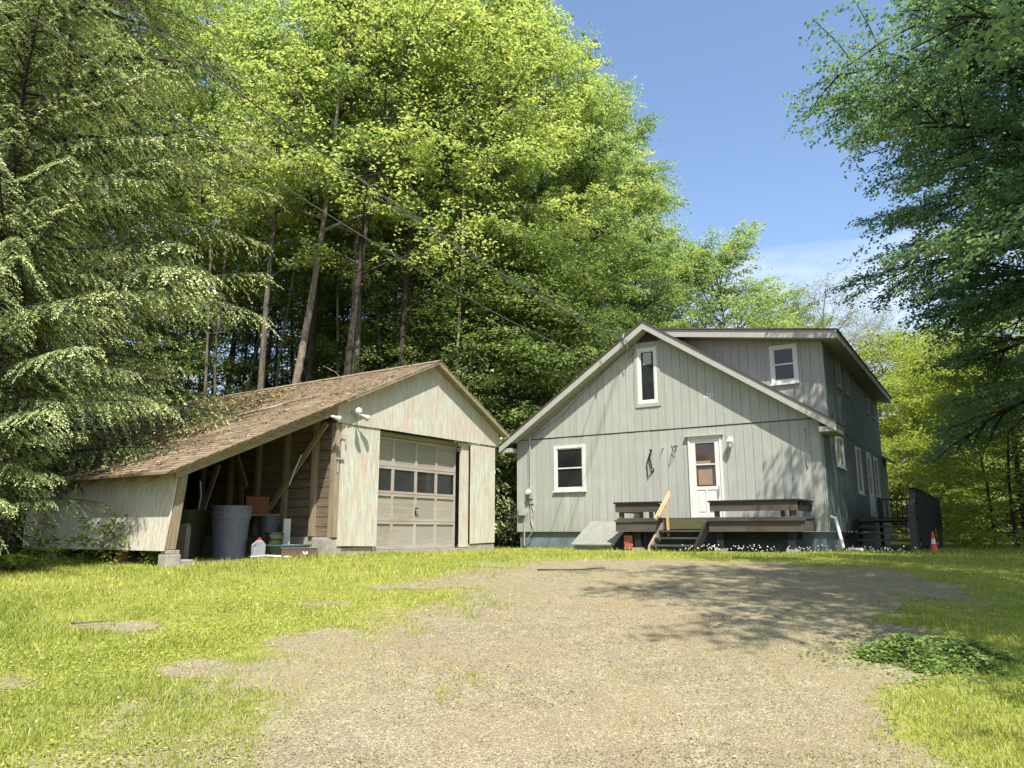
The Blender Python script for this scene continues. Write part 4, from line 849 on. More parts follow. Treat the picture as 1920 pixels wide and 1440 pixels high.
# ------------------------------------------------------------------ trees
def tubes_np(T_, mat, name, n=5):
    M = MB()
    for pts, rad in T_: M.tube(pts, rad, n if max(rad) < .06 else 8, cap=False)
    return M.mesh(name, mat, smooth=True)
def broad(seed, H, R_, cb, nl, nb, ntw, nle, leafL, leafW, mat, bark, lean=(0, 0), r0=.18, up=(15, 60), droop=.25, twl=.75, fill=.0, env=None, flat=.6, wig=.25, name='tree'):
    """returns (trunk mesh, limb mesh, crown mesh)"""
    r = np.random.default_rng(seed); rp = random.Random(seed)
    tp = []; K = 14; ph = r.random() * 6
    for i in range(K):
        f = i / (K - 1); tp.append(Vector((lean[0] * f * H + wig * math.sin(f * 5 + ph) * f, lean[1] * f * H + wig * math.cos(f * 4.1 + ph) * f, H * .97 * f)))
    trad = [r0 * (1 - .93 * (i / (K - 1)) ** .9) * (1.25 if i == 0 else 1) for i in range(K)]
    def tpos(f): x = f * (K - 1); i = min(int(x), K - 2); return tp[i].lerp(tp[i + 1], x - i)
    env = env or (lambda q: (.55 + .9 * q) if q < .45 else (.955 - .95 * (q - .45)) * 1.0)
    limbs = []; TB = []; TD = []; TL = []
    for i in range(nl):
        q = (i + rp.random()) / nl; f = cb + (1 - cb) * q * .98; az = i * 2.399 + rp.uniform(-.5, .5); L = R_ * env(q) * rp.uniform(.75, 1.2)
        el = R(up[0] + (up[1] - up[0]) * q + rp.uniform(-8, 8)); p0 = tpos(f); pts = [p0]; n_ = 6
        d = Vector((math.cos(az) * math.cos(el), math.sin(az) * math.cos(el), math.sin(el)))
        for k in range(n_):
            d = (d + Vector((rp.uniform(-.15, .15), rp.uniform(-.15, .15), -droop * .25 + rp.uniform(-.08, .08)))).normalized(); pts.append(pts[-1] + d * L / n_)
        rl = max(.012, r0 * .38 * (1 - .6 * q)); limbs.append((pts, [rl * (1 - .85 * k / n_) for k in range(n_ + 1)]))
        for j in range(nb):
            g = .18 + .82 * (j + rp.random()) / nb; x = g * n_; ii = min(int(x), n_ - 1); b0 = pts[ii].lerp(pts[ii + 1], x - ii); dl = (pts[ii + 1] - pts[ii]).normalized()
            sg = 1 if j % 2 else -1; a2 = math.atan2(dl.y, dl.x) + sg * rp.uniform(.45, 1.2); e2 = math.asin(max(-1, min(1, dl.z))) * .5 + rp.uniform(-.25, .35)
            bl = (.25 + .4 * (1 - g)) * L * rp.uniform(.7, 1.2) + .3; bd = Vector((math.cos(a2) * math.cos(e2), math.sin(a2) * math.cos(e2), math.sin(e2)))
            b1 = b0 + bd * bl * .5; b2 = b1 + (bd + Vector((0, 0, -droop * .6))).normalized() * bl * .5
            limbs.append(([b0, b1, b2], [rl * .3, rl * .2, rl * .08]))
            for k in range(ntw):
                h = .15 + .85 * (k + rp.random()) / ntw; c0 = b0.lerp(b1, h * 2) if h < .5 else b1.lerp(b2, h * 2 - 1)
                a3 = a2 + (1 if k % 2 else -1) * rp.uniform(.3, 1.3); e3 = rp.uniform(-.35, .35)
                TB.append(c0); TD.append((math.cos(a3) * math.cos(e3), math.sin(a3) * math.cos(e3), math.sin(e3))); TL.append(twl * rp.uniform(.5, 1.3))
    TB = np.array([tuple(x) for x in TB]); TD = np.array(TD); TL = np.array(TL); nT = len(TB)
    kk = (np.arange(nle) + .5) / nle; fr = kk[None, :, None] + r.normal(0, .05, (nT, nle, 1))
    P_ = TB[:, None] + TD[:, None] * TL[:, None, None] * fr; P_[:, :, 2] -= droop * .6 * TL[:, None] * (fr[:, :, 0] ** 2)
    P_ = P_ + r.normal(0, .05, P_.shape)
    sg = np.where(np.arange(nle) % 2 == 0, 1, -1)[None, :] * r.uniform(.5, 1.3, (nT, nle)); az = np.arctan2(TD[:, 1], TD[:, 0])[:, None] + sg
    D_ = np.stack([np.cos(az), np.sin(az), r.normal(-.25 - droop * .6, .3, az.shape)], -1)
    Nn = np.stack([r.normal(0, flat, az.shape), r.normal(0, flat, az.shape), np.ones(az.shape)], -1)
    P_ = P_.reshape(-1, 3); D_ = D_.reshape(-1, 3); Nn = Nn.reshape(-1, 3); n = len(P_)
    twr = np.repeat(r.random(nT), nle); rnd = np.clip(.55 * twr + .45 * r.random(n), 0, 1)
    L = leafL * r.uniform(.6, 1.25, n)
    cm = quads_mesh(name + '_crown', leaf_verts(P_, D_, Nn, L, L * leafW), 4, rnd, mat)
    tm = tubes_np([(tp, trad)], bark, name + '_trunk', 8); lm = tubes_np(limbs, bark, name + '_limbs', 4)
    return tm, lm, cm
def conifer(seed, H, R_, n_br, spacing, need, mat, bark, z0=.05, r0=.2, droop=.5, nW=.024, nL=.12, sub=.26, cone=.75, name='hemlock', tip=.35, hang=0, low=1.):
    r = np.random.default_rng(seed); rp = random.Random(seed); tubes = []; SB = []; SDr = []; SL_ = []; SF = []
    for i in range(n_br):
        f = z0 + (1 - z0) * ((i + rp.random()) / n_br) ** 1.0; q = (f - z0) / (1 - z0)
        L = R_ * ((1 - q) ** cone * .95 + .05) * rp.uniform(.45, 1.15) * min(1, low + q * 2.4); az = i * 2.399 + rp.uniform(-.4, .4)
        el = R(rp.uniform(-5, 22) + 25 * q); p = Vector((0, 0, f * H)); pts = [p]; n_ = 8
        d = Vector((math.cos(az) * math.cos(el), math.sin(az) * math.cos(el), math.sin(el)))
        for k in range(n_):
            d = (d + Vector((rp.uniform(-.07, .07), rp.uniform(-.07, .07), -droop / n_ * (.5 + k / n_)))).normalized(); pts.append(pts[-1] + d * L / n_)
        rb = .008 + .010 * L; tubes.append((pts, [rb * (1 - .9 * k / n_) for k in range(n_ + 1)]))
        s = .12 * L; sgn = 1
        while s < L:
            x = s / L * n_; ii = min(int(x), n_ - 1); b0 = pts[ii].lerp(pts[ii + 1], x - ii); dl = (pts[ii + 1] - pts[ii]).normalized()
            side = dl.cross(Vector((0, 0, 1))).normalized() * sgn; a = rp.uniform(.75, 1.15)
            sd_ = (dl * math.cos(a) + side * math.sin(a) + Vector((0, 0, -.18 - hang * .5 + rp.uniform(-.15 - hang * .4, .1)))).normalized()
            sl = (sub * L * (1 - s / L) ** .7 * min(1, s / (L * .3)) + .14) * rp.uniform(.7, 1.2)
            SB.append(tuple(b0)); SDr.append(tuple(sd_)); SL_.append(sl); SF.append(s / L); sgn = -sgn; s += spacing * rp.uniform(.7, 1.3)
        SB.append(tuple(pts[-2])); SDr.append(tuple(d)); SL_.append(L / n_ * 1.5); SF.append(1.)
    SB = np.array(SB); SDr = np.array(SDr); SL_ = np.array(SL_)
    cnt = np.maximum(3, (SL_ / need).astype(int)); idx = np.repeat(np.arange(len(SB)), cnt); st = np.concatenate([[0], np.cumsum(cnt)[:-1]])
    kk = np.arange(len(idx)) - st[idx]; fr = (kk + .5) / cnt[idx]
    B = SB[idx]; D0 = SDr[idx]; Ls = SL_[idx]; P_ = B + D0 * (Ls * fr)[:, None]; P_[:, 2] -= (.30 + hang * .5) * Ls * fr ** 2; P_ += r.normal(0, .012, P_.shape)
    sg = np.where(kk % 2 == 0, 1., -1.)[:, None]; side = nrmz(np.cross(D0, np.array([[0, 0, 1.]]))); a = r.uniform(.35, .95, len(idx))[:, None]
    D_ = D0 * np.cos(a) + side * sg * np.sin(a); D_[:, 2] -= r.uniform(.1, .6 + hang, len(idx)); 
    Nn = np.stack([r.normal(0, .3 + .6 * hang, len(idx)), r.normal(0, .3 + .6 * hang, len(idx)), np.ones(len(idx))], -1)
    L = nL * r.uniform(.6, 1.3, len(idx)) * (1.15 - .5 * fr); rnd = np.clip(.28 * r.random(len(SB))[idx] + .25 * r.random(len(idx)) - .08 + tip * fr ** 2 * (.4 + .6 * np.array(SF)[idx]) + .22 * np.array(SF)[idx] ** 2, 0, 1)  # paler new growth outward; inner sprays coloured darker for crown shade
    cm = quads_mesh(name + '_crown', leaf_verts(P_, D_, Nn, L, np.full(len(idx), nW) * r.uniform(.7, 1.4, len(idx))), 4, rnd, mat)
    tm = tubes_np([([Vector((0, 0, -.2)), Vector((.05, 0, H * .3)), Vector((0, .05, H * .7)), Vector((0, 0, H))], [r0 * 1.2, r0 * .85, r0 * .4, .01])], bark, name + '_trunk', 8)
    return tm, tubes_np(tubes, bark, name + '_limbs', 4), cm
def plant_tree(name, meshes, loc, rz, s, label, cat='tree', group=None, sz=None, bark=None):
    o = empty(name, (loc[0], loc[1], float(ground_z(loc[0], loc[1])) - .05), rz, label, cat, group); o.scale = (s, s, sz or s)
    for nm, me in zip(('trunk', 'limbs', 'crown'), meshes):
        c = link(nm, me, o)
        if bark and nm != 'crown': c.material_slots[0].link = 'OBJECT'; c.material_slots[0].material = bark
    return o
def yx(px, Y): return (px - 960) / 1427 * Y

# the big hemlock at the left
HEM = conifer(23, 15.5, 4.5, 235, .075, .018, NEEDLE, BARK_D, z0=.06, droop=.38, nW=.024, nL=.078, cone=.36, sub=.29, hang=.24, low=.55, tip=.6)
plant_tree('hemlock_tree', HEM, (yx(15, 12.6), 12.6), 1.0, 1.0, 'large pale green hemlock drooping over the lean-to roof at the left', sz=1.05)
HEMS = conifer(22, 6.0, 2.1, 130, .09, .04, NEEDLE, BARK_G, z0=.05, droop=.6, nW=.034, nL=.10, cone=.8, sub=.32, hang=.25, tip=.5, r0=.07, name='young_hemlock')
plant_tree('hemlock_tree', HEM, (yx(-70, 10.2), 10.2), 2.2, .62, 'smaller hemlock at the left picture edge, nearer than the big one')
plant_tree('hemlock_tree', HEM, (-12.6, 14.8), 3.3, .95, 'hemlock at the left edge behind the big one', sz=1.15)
plant_tree('young_hemlock', HEMS, (yx(935, 23.5), 23.5), .3, .95, 'young hemlock in the dark gap between garage and house')
plant_tree('young_hemlock', HEMS, (yx(880, 22.5), 22.5), 2.3, 1.05, 'young hemlock rising behind the right slope of the garage roof')
plant_tree('young_hemlock', HEMS, (yx(1010, 27), 27), 4.3, .9, 'young hemlock behind the left corner of the house')
plant_tree('young_hemlock', HEMS, (yx(230, 21.5), 21.5), 1.3, 1.0, 'young hemlock behind the far end of the garage roof')

TA = broad(31, 23, 4.4, .44, 30, 9, 9, 18, .14, .62, LEAF_MAPLE, BARK_G, lean=(.02, -.02), name='maple')
TB_ = broad(32, 22, 4.0, .48, 27, 9, 9, 18, .135, .60, LEAF_MAPLE2, BARK_D, lean=(-.03, 0), name='beech')
TC = broad(33, 24, 4.8, .27, 36, 9, 9, 18, .14, .62, LEAF_DEEP, BARK_D, lean=(.03, .01), name='ash')
# leaning foreground trunks
TP = broad(34, 19, 3.6, .50, 22, 8, 8, 18, .13, .6, LEAF_MAPLE, BARK_P, lean=(.115, 0), r0=.165, up=(25, 70), name='leaning_maple')
TW = broad(35, 20, 3.4, .50, 20, 8, 8, 16, .13, .6, LEAF_MAPLE2, BARK_W, lean=(.01, 0), r0=.17, up=(30, 70), name='birch')
SAP = broad(36, 9.5, 2.3, .15, 26, 7, 6, 12, .12, .55, LEAF_UNDER, BARK_D, r0=.05, up=(10, 45), name='sapling', wig=.35)
SAP2 = broad(37, 12, 2.0, .28, 24, 7, 6, 12, .12, .55, LEAF_UNDER, BARK_G, r0=.055, up=(15, 50), name='sapling', lean=(.04, 0), wig=.4)
DARKC = conifer(41, 17, 3.4, 130, .17, .085, NEEDLED, BARK_D, z0=.03, droop=.5, nW=.09, nL=.26, cone=.6, sub=.3, name='dark_conifer', tip=.2)
TS = broad(38, 20, 3.6, .38, 20, 7, 6, 8, .13, .6, LEAF_MAPLE, BARK_D, lean=(.10, 0), r0=.15, up=(35, 72), name='open_maple', droop=.05, wig=.5)
TS2 = broad(39, 19, 3.0, .42, 16, 6, 6, 9, .13, .6, LEAF_MAPLE, BARK_G, lean=(.02, 0), r0=.13, up=(45, 78), name='open_ash', droop=0, wig=.35)
FG = 'broadleaf trees of the wood behind the garage'
plant_tree('leaning_tree', TP, (yx(497, 21.5), 21.5), 0, 1.0, 'slender leaning tree with pale peeling bark behind the garage roof')
plant_tree('birch_tree', TW, (yx(648, 24), 24), 0, 1.0, 'whitish barked tree rising behind the middle of the garage roof')
plant_tree('broadleaf_tree', TC, (yx(700, 25.5), 25.5), .9, .98, 'dark trunked maple forking to the upper right behind the garage peak', bark=BARK_D)
plant_tree('broadleaf_tree', TB_, (yx(560, 23.5), 23.5), 2.1, .95, 'dark trunk tree just right of the leaning pale one')
plant_tree('open_tree', TS, (yx(610, 20.4), 20.4), .3, 1.0, 'thinly leafed dark tree leaning right in front of the wood, beside the pale trunk')
plant_tree('open_tree', TS, (yx(720, 21.8), 21.8), 1.0, .95, 'thinly leafed dark tree leaning right above the garage peak')
plant_tree('open_tree', TS2, (yx(470, 21.3), 21.3), .3, 1.0, 'thinly leafed grey tree left of the pale leaning trunk')
plant_tree('open_tree', TS2, (yx(655, 22.6), 22.6), 2.3, 1.05, 'slim upright tree with steep bare limbs beside the birch')
plant_tree('open_tree', TS, (yx(820, 23), 23), .1, .9, 'thinly leafed tree leaning over the right slope of the garage roof')
spots = [(180, 24, 'A'), (60, 21, 'B'), (300, 26, 'A'), (400, 30, 'B'), (470, 33, 'A'), (620, 31, 'A'), (770, 29, 'B'), (830, 26.5, 'A'), (905, 24.5, 'A'), (960, 28, 'A'), (1010, 31, 'C'),
         (1075, 29.5, 'B'), (1110, 33, 'A'), (1165, 33, 'C'), (880, 33, 'C'), (720, 36, 'C'), (540, 37, 'B'), (1010, 37, 'B'), (350, 36, 'A'), (150, 32, 'C'), (1140, 39, 'A'), (-60, 27, 'A'), (1190, 36, 'B')]
rp = random.Random(77); MS = {'A': TA, 'B': TB_, 'C': TC}; BK = {'A': BARK_G, 'B': BARK_D, 'C': BARK_G}
for i, (px, Y, v_) in enumerate(spots):
    X = yx(px, Y)
    edge = px > 1100
    lab = {1110: 'sunlit yellow-green tree behind the left rake of the house', 1165: 'sunlit tree whose crown meets the sky above the gable peak', 1140: 'deep tree of the wood seen just left of the gable peak', 1190: 'rearmost tree at the sky edge of the wood', 180: 'leafy tree rising behind the big hemlock', 60: 'leafy tree at the far left behind the hemlocks', 960: 'leafy tree above the gap between garage and house', 905: 'low-branched tree behind the right slope of the garage roof', 830: 'leafy tree directly above the garage peak', 1075: 'leafy tree behind the left eave of the house'}.get(px, 'tall leafy tree in the crowd of trunks behind the garage')
    plant_tree('broadleaf_tree', MS[v_], (X, Y), rp.uniform(0, 6.28), rp.uniform(.88, 1.04) * (.98 if not edge else .92), lab, group='trees at the right edge of the wood' if edge else FG, bark=BK[v_])
# understory saplings and dark conifers
for i in range(44):
    px = rp.uniform(180, 1120); Y = rp.uniform(23, 36); sz = rp.uniform(.7, 1.15)
    plant_tree('sapling', (SAP, SAP2)[i % 2], (yx(px, Y), Y), rp.uniform(0, 6.28), sz, 'thin understory sapling with sparse lit leaves in the dark wood', group='saplings in the dark wood')
for i in range(36):
    px = -220 + i * 40 + rp.uniform(-20, 20); Y = rp.uniform(34, 50)
    plant_tree('dark_conifer', DARKC, (yx(px, Y), Y), rp.uniform(0, 6.28), rp.uniform(.75, 1.05), 'dark conifer deep in the wood behind the broadleaf trees', group='dark conifers deep in the wood')
for px, Y in ((960, 31), (1040, 33), (900, 30), (1110, 36), (820, 31), (20, 22), (-80, 19), (110, 26), (430, 33), (520, 35), (590, 34), (680, 35), (760, 34), (350, 31), (260, 29)):
    plant_tree('dark_conifer', DARKC, (yx(px, Y), Y), rp.uniform(0, 6.28), rp.uniform(.5, .62), 'dark small conifer filling the shade at the wood edge', group='small dark conifers at the wood edge')
# thin bare trunks in the dark wood
THIN = MB(); THIN.tube([(0, 0, 0), (.1, .05, 3), (.0, .1, 6), (.25, 0, 9), (.3, .1, 12)], [.075, .06, .05, .04, .02], 7)
thin_me = THIN.mesh('thin_trunk', BARK_G, True)
for i in range(34):
    px = rp.uniform(170, 900); Y = rp.uniform(22.5, 34); o = link('trunk', thin_me, empty('bare_trunk', (yx(px, Y), Y, float(ground_z(yx(px, Y), Y)) - .1), rp.uniform(0, 6.28), 'thin bare trunk standing in the dark wood', 'tree', 'thin bare trunks in the dark wood'))
    o.rotation_euler = (rp.uniform(-.06, .06), rp.uniform(-.06, .06), 0); s = rp.uniform(.6, 1.2); o.scale = (s, s, 1)
    if i % 3 == 0: o.material_slots[0].link = 'OBJECT'; o.material_slots[0].material = (BARK_W, BARK_P, BARK_D)[i % 9 // 3]
# trees behind the house
TH = broad(51, 15.5, 5.4, .22, 38, 10, 9, 16, .15, .55, LEAF_MAPLE2, BARK_D, r0=.2, up=(20, 65), name='spreading_tree', droop=.1)
plant_tree('broadleaf_tree', TH, (yx(1375, 38), 38), .5, .95, 'rounded light green tree rising behind the house ridge')
plant_tree('broadleaf_tree', TH, (yx(1265, 40), 40), 2.9, .95, 'light green tree behind the gable peak beside the tall wood')
plant_tree('broadleaf_tree', TH, (yx(1480, 44), 44), 4.2, .88, 'low light green tree behind the dormer roof')
TSP = broad(52, 13.5, 4.6, .25, 36, 10, 10, 5, .09, .5, LEAF_PALE, m_bark('pale_twig_bark', (.20, .17, .14), (.36, .32, .28)), r0=.16, up=(25, 65), name='sparse_tree', droop=.05, flat=.6)
plant_tree('sparse_tree', TSP, (yx(1575, 42), 42), .5, 1.03, 'nearly bare grey twiggy tree behind the right end of the dormer roof')
plant_tree('sparse_tree', TSP, (yx(1500, 47), 47), 2.5, 1.0, 'twiggy pale tree left of the nearly bare one behind the dormer')
plant_tree('sparse_tree', TSP, (yx(1670, 46), 46), 3.5, .98, 'twiggy pale tree beyond the far corner of the house')
plant_tree('sparse_tree', TSP, (yx(1740, 52), 52), 5.5, .98, 'hazy twiggy tree between the house and the big right tree')
# bushes and small trees at the right
SHR = broad(53, 6.5, 2.9, .05, 30, 8, 8, 12, .12, .55, LEAF_SHRUB, BARK_D, r0=.07, up=(5, 60), name='bush')
SHR2 = broad(54, 8.5, 2.8, .08, 30, 8, 8, 12, .12, .55, LEAF_SHRUB, BARK_D, r0=.08, up=(10, 65), name='bush')
for i, (px, Y, v_, s, lab) in enumerate([(1690, 31, SHR2, .95, 'leafy small tree just beyond the house corner'), (1745, 27.5, SHR, .85, 'sunlit yellow-green bush behind the side deck railing'), (1810, 29, SHR2, .85, 'yellow-green small tree right of the side deck'),
      (1860, 26, SHR, .9, 'bush at the lawn edge under the big tree'), (1760, 34, SHR2, 1.05, 'taller light green tree behind the side deck bushes'), (1840, 35, SHR2, 1.1, 'taller bushy tree behind the right bushes'), (1700, 26, SHR, .5, 'low bright bush seen above the side deck stairs'), (1790, 24.5, SHR, .5, 'low bush at the far lawn edge right of the orange cone'), (1920, 28, SHR2, 1.0, 'bushy tree at the right picture edge')]):
    plant_tree('bush', v_, (yx(px, Y * 1.24), Y * 1.24), i * 1.7, s * 1.26, lab, 'bush')
plant_tree('bush', SHR, (yx(1905, 20.5), 20.5), 1.1, .8, 'shaded bush at the lawn edge, rightmost in the picture', 'bush')
plant_tree('bush', SHR, (yx(1862, 24), 24), 4.1, .75, 'dark bush under the hanging boughs at the right', 'bush')
plant_tree('dark_conifer', DARKC, (yx(1790, 38), 38), 1.2, .62, 'dark pointed spruce behind the bushes at the right')
plant_tree('dark_conifer', DARKC, (yx(1665, 36), 36), 2.2, .5, 'small dark spruce directly behind the far house corner')
plant_tree('dark_conifer', DARKC, (yx(1925, 23), 23), 3.2, .45, 'dark spruce low at the right picture edge')
for k in range(12):
    px = 1640 + k * 45; Y = rp.uniform(50, 60); plant_tree('dark_conifer', DARKC, (yx(px, Y), Y), k, rp.uniform(.55, .7), 'dark conifer in the far tree line at the right', group='conifers of the far tree line at the right')
# big tree at the right whose shade falls on the drive and the house
BIG = broad(61, 15.5, 6.0, .22, 48, 15, 12, 22, .10, .64, LEAF_RIGHT, BARK_D, lean=(-.02, .0), r0=.3, up=(8, 60), droop=.35, twl=.6, name='big_tree', env=lambda q: .62 + 1.1 * q if q < .4 else 1.06 - .75 * (q - .4))
BIG2 = broad(62, 15, 5.4, .46, 40, 14, 11, 22, .10, .64, LEAF_RIGHT, BARK_D, lean=(-.03, .0), r0=.26, up=(0, 60), droop=.3, twl=.6, name='shade_tree', env=lambda q: .8 + .6 * q if q < .4 else 1.04 - .75 * (q - .4))
plant_tree('shade_tree', BIG2, (8.7, 2.3), .4, .95, 'dark green tree beside the drive whose shade falls on the gravel', sz=.95)
plant_tree('shade_tree', BIG2, (14.3, 18.2), 4.3, .97, 'high crowned tree shading the side wall of the house')
plant_tree('shade_tree', BIG2, (12.7, 12.6), 3.9, 1.0, 'high crowned dark tree nearest the right picture edge')
plant_tree('shade_tree', BIG, (13.1, 14.8), 4.0, .92, 'big dark green tree at the right with boughs hanging towards the house', sz=.96)
# ------------------------------------------------------------------ low plants
def fern(seed, n, L, name, loc, label, cat='fern'):
    r = random.Random(seed); o = empty(name, (loc[0], loc[1], float(ground_z(*loc))), 0, label, cat)
    for i in range(n):
        az = i * 2.4 + r.uniform(-.3, .3); el = r.uniform(.7, 1.2); ll = L * r.uniform(.7, 1.1); P_ = []; D_ = []; LL = []; p = Vector((0, 0, 0)); d = Vector((math.cos(az) * math.cos(el), math.sin(az) * math.cos(el), math.sin(el)))
        for k in range(16):
            d = (d + Vector((0, 0, -.11))).normalized(); p = p + d * ll / 16; sd_ = d.cross(Vector((0, 0, 1))).normalized(); w_ = ll * .28 * math.sin(PI * (k + 1.5) / 18) ** .7
            for s in (-1, 1): P_.append(tuple(p)); D_.append(tuple((sd_ * s + d * .35 - Vector((0, 0, .15))).normalized())); LL.append(w_)
        LL = np.array(LL); me = quads_mesh('frond', leaf_verts(np.array(P_), np.array(D_), np.tile([[0, 0, 1.]], (len(P_), 1)), LL, np.full(len(P_), .035 * L / .6)), 4, np.full(len(P_), r.random()), FERN)
        link('frond', me, o)
    return o
fern(1, 11, .75, 'fern', (yx(25, 10.6), 10.6), 'fern with arching fronds at the left picture edge')
fern(2, 9, .42, 'fern', (yx(170, 11.6), 11.6), 'small fern left of the leafy seedling by the lean-to wall')
SEED = broad(71, .55, .22, .3, 9, 3, 3, 5, .085, .5, FERN, BARK_G, r0=.008, twl=.08, name='seedling', wig=.02, flat=.5)
plant_tree('seedling', SEED, (yx(198, 11.5), 11.5), 0, 1.1, 'bright leafy seedling in front of the lean-to side panel', 'plant')
plant_tree('seedling', SEED, (yx(292, 11.3), 11.3), 2, .4, 'small low plant beside the lean-to pier', 'plant')
plant_tree('seedling', SEED, (yx(75, 11.2), 11.2), 3, .8, 'dim leafy weed under the big hemlock', 'plant')
# ---- grass
r3 = np.random.default_rng(99)
def scatter(n, x0, x1, y0, y1, p=1.6):
    u = r3.random(n); y = 1 / (1 / y0 ** p * (1 - u) + 1 / y1 ** p * u) ** (1 / p); x = r3.uniform(-1, 1, n) * (.74 * y + .6); return x, y
def in_build(x, y):
    dx, dy = x - HL_[0], y - HL_[1]; c_, s_ = math.cos(HR), math.sin(HR); a, b = dx * c_ + dy * s_, -dx * s_ + dy * c_
    m1 = (a > -.0) & (a < 7.8) & (b > 0) & (b < 12); m1 |= (a > 3.6) & (a < 7.5) & (b > -1.15) & (b < .5); m1 |= (a > 7.8) & (a < 9.6) & (b > 3.2) & (b < 7.5); m1 |= (a > 2.2) & (a < 3.3) & (b > -1.0) & (b < 0)
    dx, dy = x - GL[0], y - GL[1]; c_, s_ = math.cos(GR), math.sin(GR); a, b = dx * c_ + dy * s_, -dx * s_ + dy * c_
    m2 = (a > -4.15) & (a < 3.85) & (b > .12) & (b < 9.2)
    return m1 | m2
x, y = scatter(620000, -12, 14, 3.3, 27, 1.15)
gr = gravelness(x, y); tuft = vnoise(x, y, .5, 21) * .6 + vnoise(x, y, .16, 22) * .4
fo = np.maximum(smooth(-x - .55 * (y - 10), 7.6, 8.6), smooth(y, 19, 20.5) * (1 - smooth(x, 5.5, 6)))
dens = (1 - gr) ** 1.5 * (.06 + 1.25 * tuft ** 1.5) + .04 + .42 * (vnoise(x, y, .8, 24) > .62) * (gr < .97) * (vnoise(x, y, .13, 25) > .5)
dens = dens * (1 - fo) * (.62 + .38 * (x < 2))
k_ = (r3.random(len(x)) < dens) & ~in_build(x, y); x, y = x[k_], y[k_]; gr = gr[k_]; n = len(x)
edge = np.exp(-((y - (10.9 + (x + 4.9) * 1.02)) / .35) ** 2) * (x < -2)
h = (.016 + .035 * r3.random(n) ** 1.5 + .035 * (vnoise(x, y, 1.1, 23) > .55) * r3.random(n)) * (1 - .5 * gr) * (1 + 1.0 * (r3.random(n) < .04)) + .07 * edge * r3.random(n)
h = h * (1 + .2 * smooth(y, 8, 14)) ; wd = (.0035 + .0008 * np.hypot(x, y)) * r3.uniform(.7, 1.3, n)
az = r3.random(n) * 6.283; z = ground_z(x, y) - .004
bx = np.cos(az) * wd / 2; by = np.sin(az) * wd / 2; la = r3.random(n) * 6.283; ll = h * r3.uniform(.1, .8, n)
V = np.stack([np.stack([x - bx, y - by, z], 1), np.stack([x + bx, y + by, z], 1), np.stack([x + np.cos(la) * ll, y + np.sin(la) * ll, z + h], 1)], 1).reshape(-1, 3)
rn = np.clip(.15 + .5 * vnoise(x, y, .9, 31) + r3.normal(0, .2, n), 0, 1) * .98; rn = np.where(r3.random(n) < .06, 1, rn)
rn = np.where(x > 3.0, rn * .6, rn)
tag(link('grass', quads_mesh('grass', V, 3, rn, GRASSM)), 'short patchy sunlit grass growing over the yard', 'grass', kind='stuff')
print('grass', n)
# ---- low broadleaf ground cover
x, y = scatter(170000, -12, 14, 3.3, 20, 1.3)
gr = gravelness(x, y); pt = vnoise(x, y, 1.1, 41)
patch = np.exp(-(((x - 2.95) / .62) ** 2 + ((y - 5.75) / .42) ** 2) ** 2)
fo = np.maximum(smooth(-x - .55 * (y - 10), 7.6, 8.6), smooth(y, 19, 20.5) * (1 - smooth(x, 5.5, 6)))
dens = (1 - gr) ** 2 * smooth(pt, .35, .6) * (.75 * (x < 1) + .3) * (1 - fo)
k_ = (r3.random(len(x)) < dens) & ~in_build(x, y); x, y = x[k_], y[k_]; patch = patch[k_]
n = len(x); patch = patch * 0
z = ground_z(x, y) + .008 + r3.random(n) * (.018 + .11 * patch); an = r3.random(n) * 6.283
D_ = np.stack([np.cos(an), np.sin(an), r3.normal(.1, .25, n)], 1); Nn = np.stack([r3.normal(0, .4, n), r3.normal(0, .4, n), np.ones(n)], 1)
L = r3.uniform(.008, .021, n) * (1 + .06 * y)
rn = np.clip(r3.normal(.6, .25, n) - .5 * patch, 0, 1)
tag(link('ground_cover', quads_mesh('ground_cover', leaf_verts(np.stack([x, y, z], 1), D_, Nn, L, L * .75), 4, rn, CLOVERM)), 'low leafy weeds and clover spread over the lawn', 'ground cover', kind='stuff')
print('cover', n)
n = 9000; an = r3.random(n) * 6.283; rr_ = r3.random(n) ** .6 * (1 + .7 * (r3.random(n) < .12)); xe = 3.1 + rr_ * np.cos(an) * .52 * (.72 + .5 * vnoise(np.cos(an) * 2, np.sin(an) * 2, .8, 61)); ye = 5.78 + rr_ * np.sin(an) * .44 * (.7 + .6 * vnoise(np.cos(an) * 2, np.sin(an) * 2, .7, 62))
hm = np.maximum(0, 1 - rr_ ** 2) * .13 * (.4 + vnoise(xe, ye, .16, 63)) + .02; ze = ground_z(xe, ye) + hm * r3.uniform(.55, 1.05, n); a2 = r3.random(n) * 6.283
D_ = np.stack([np.cos(a2), np.sin(a2), r3.normal(-.1, .3, n)], 1); Nn = np.stack([r3.normal(0, .5, n), r3.normal(0, .5, n), np.ones(n)], 1); L = r3.uniform(.02, .045, n)
tag(link('weed_patch', quads_mesh('weed_patch', leaf_verts(np.stack([xe, ye, ze], 1), D_, Nn, L, L * .7), 4, r3.random(n), m_leaf('weed_leaf', [(0, (.10, .18, .05)), (.6, (.21, .31, .09)), (1, (.40, .44, .15))], .4))), 'low mound of dark green leafy weeds at the right edge of the drive', 'weeds', kind='stuff')
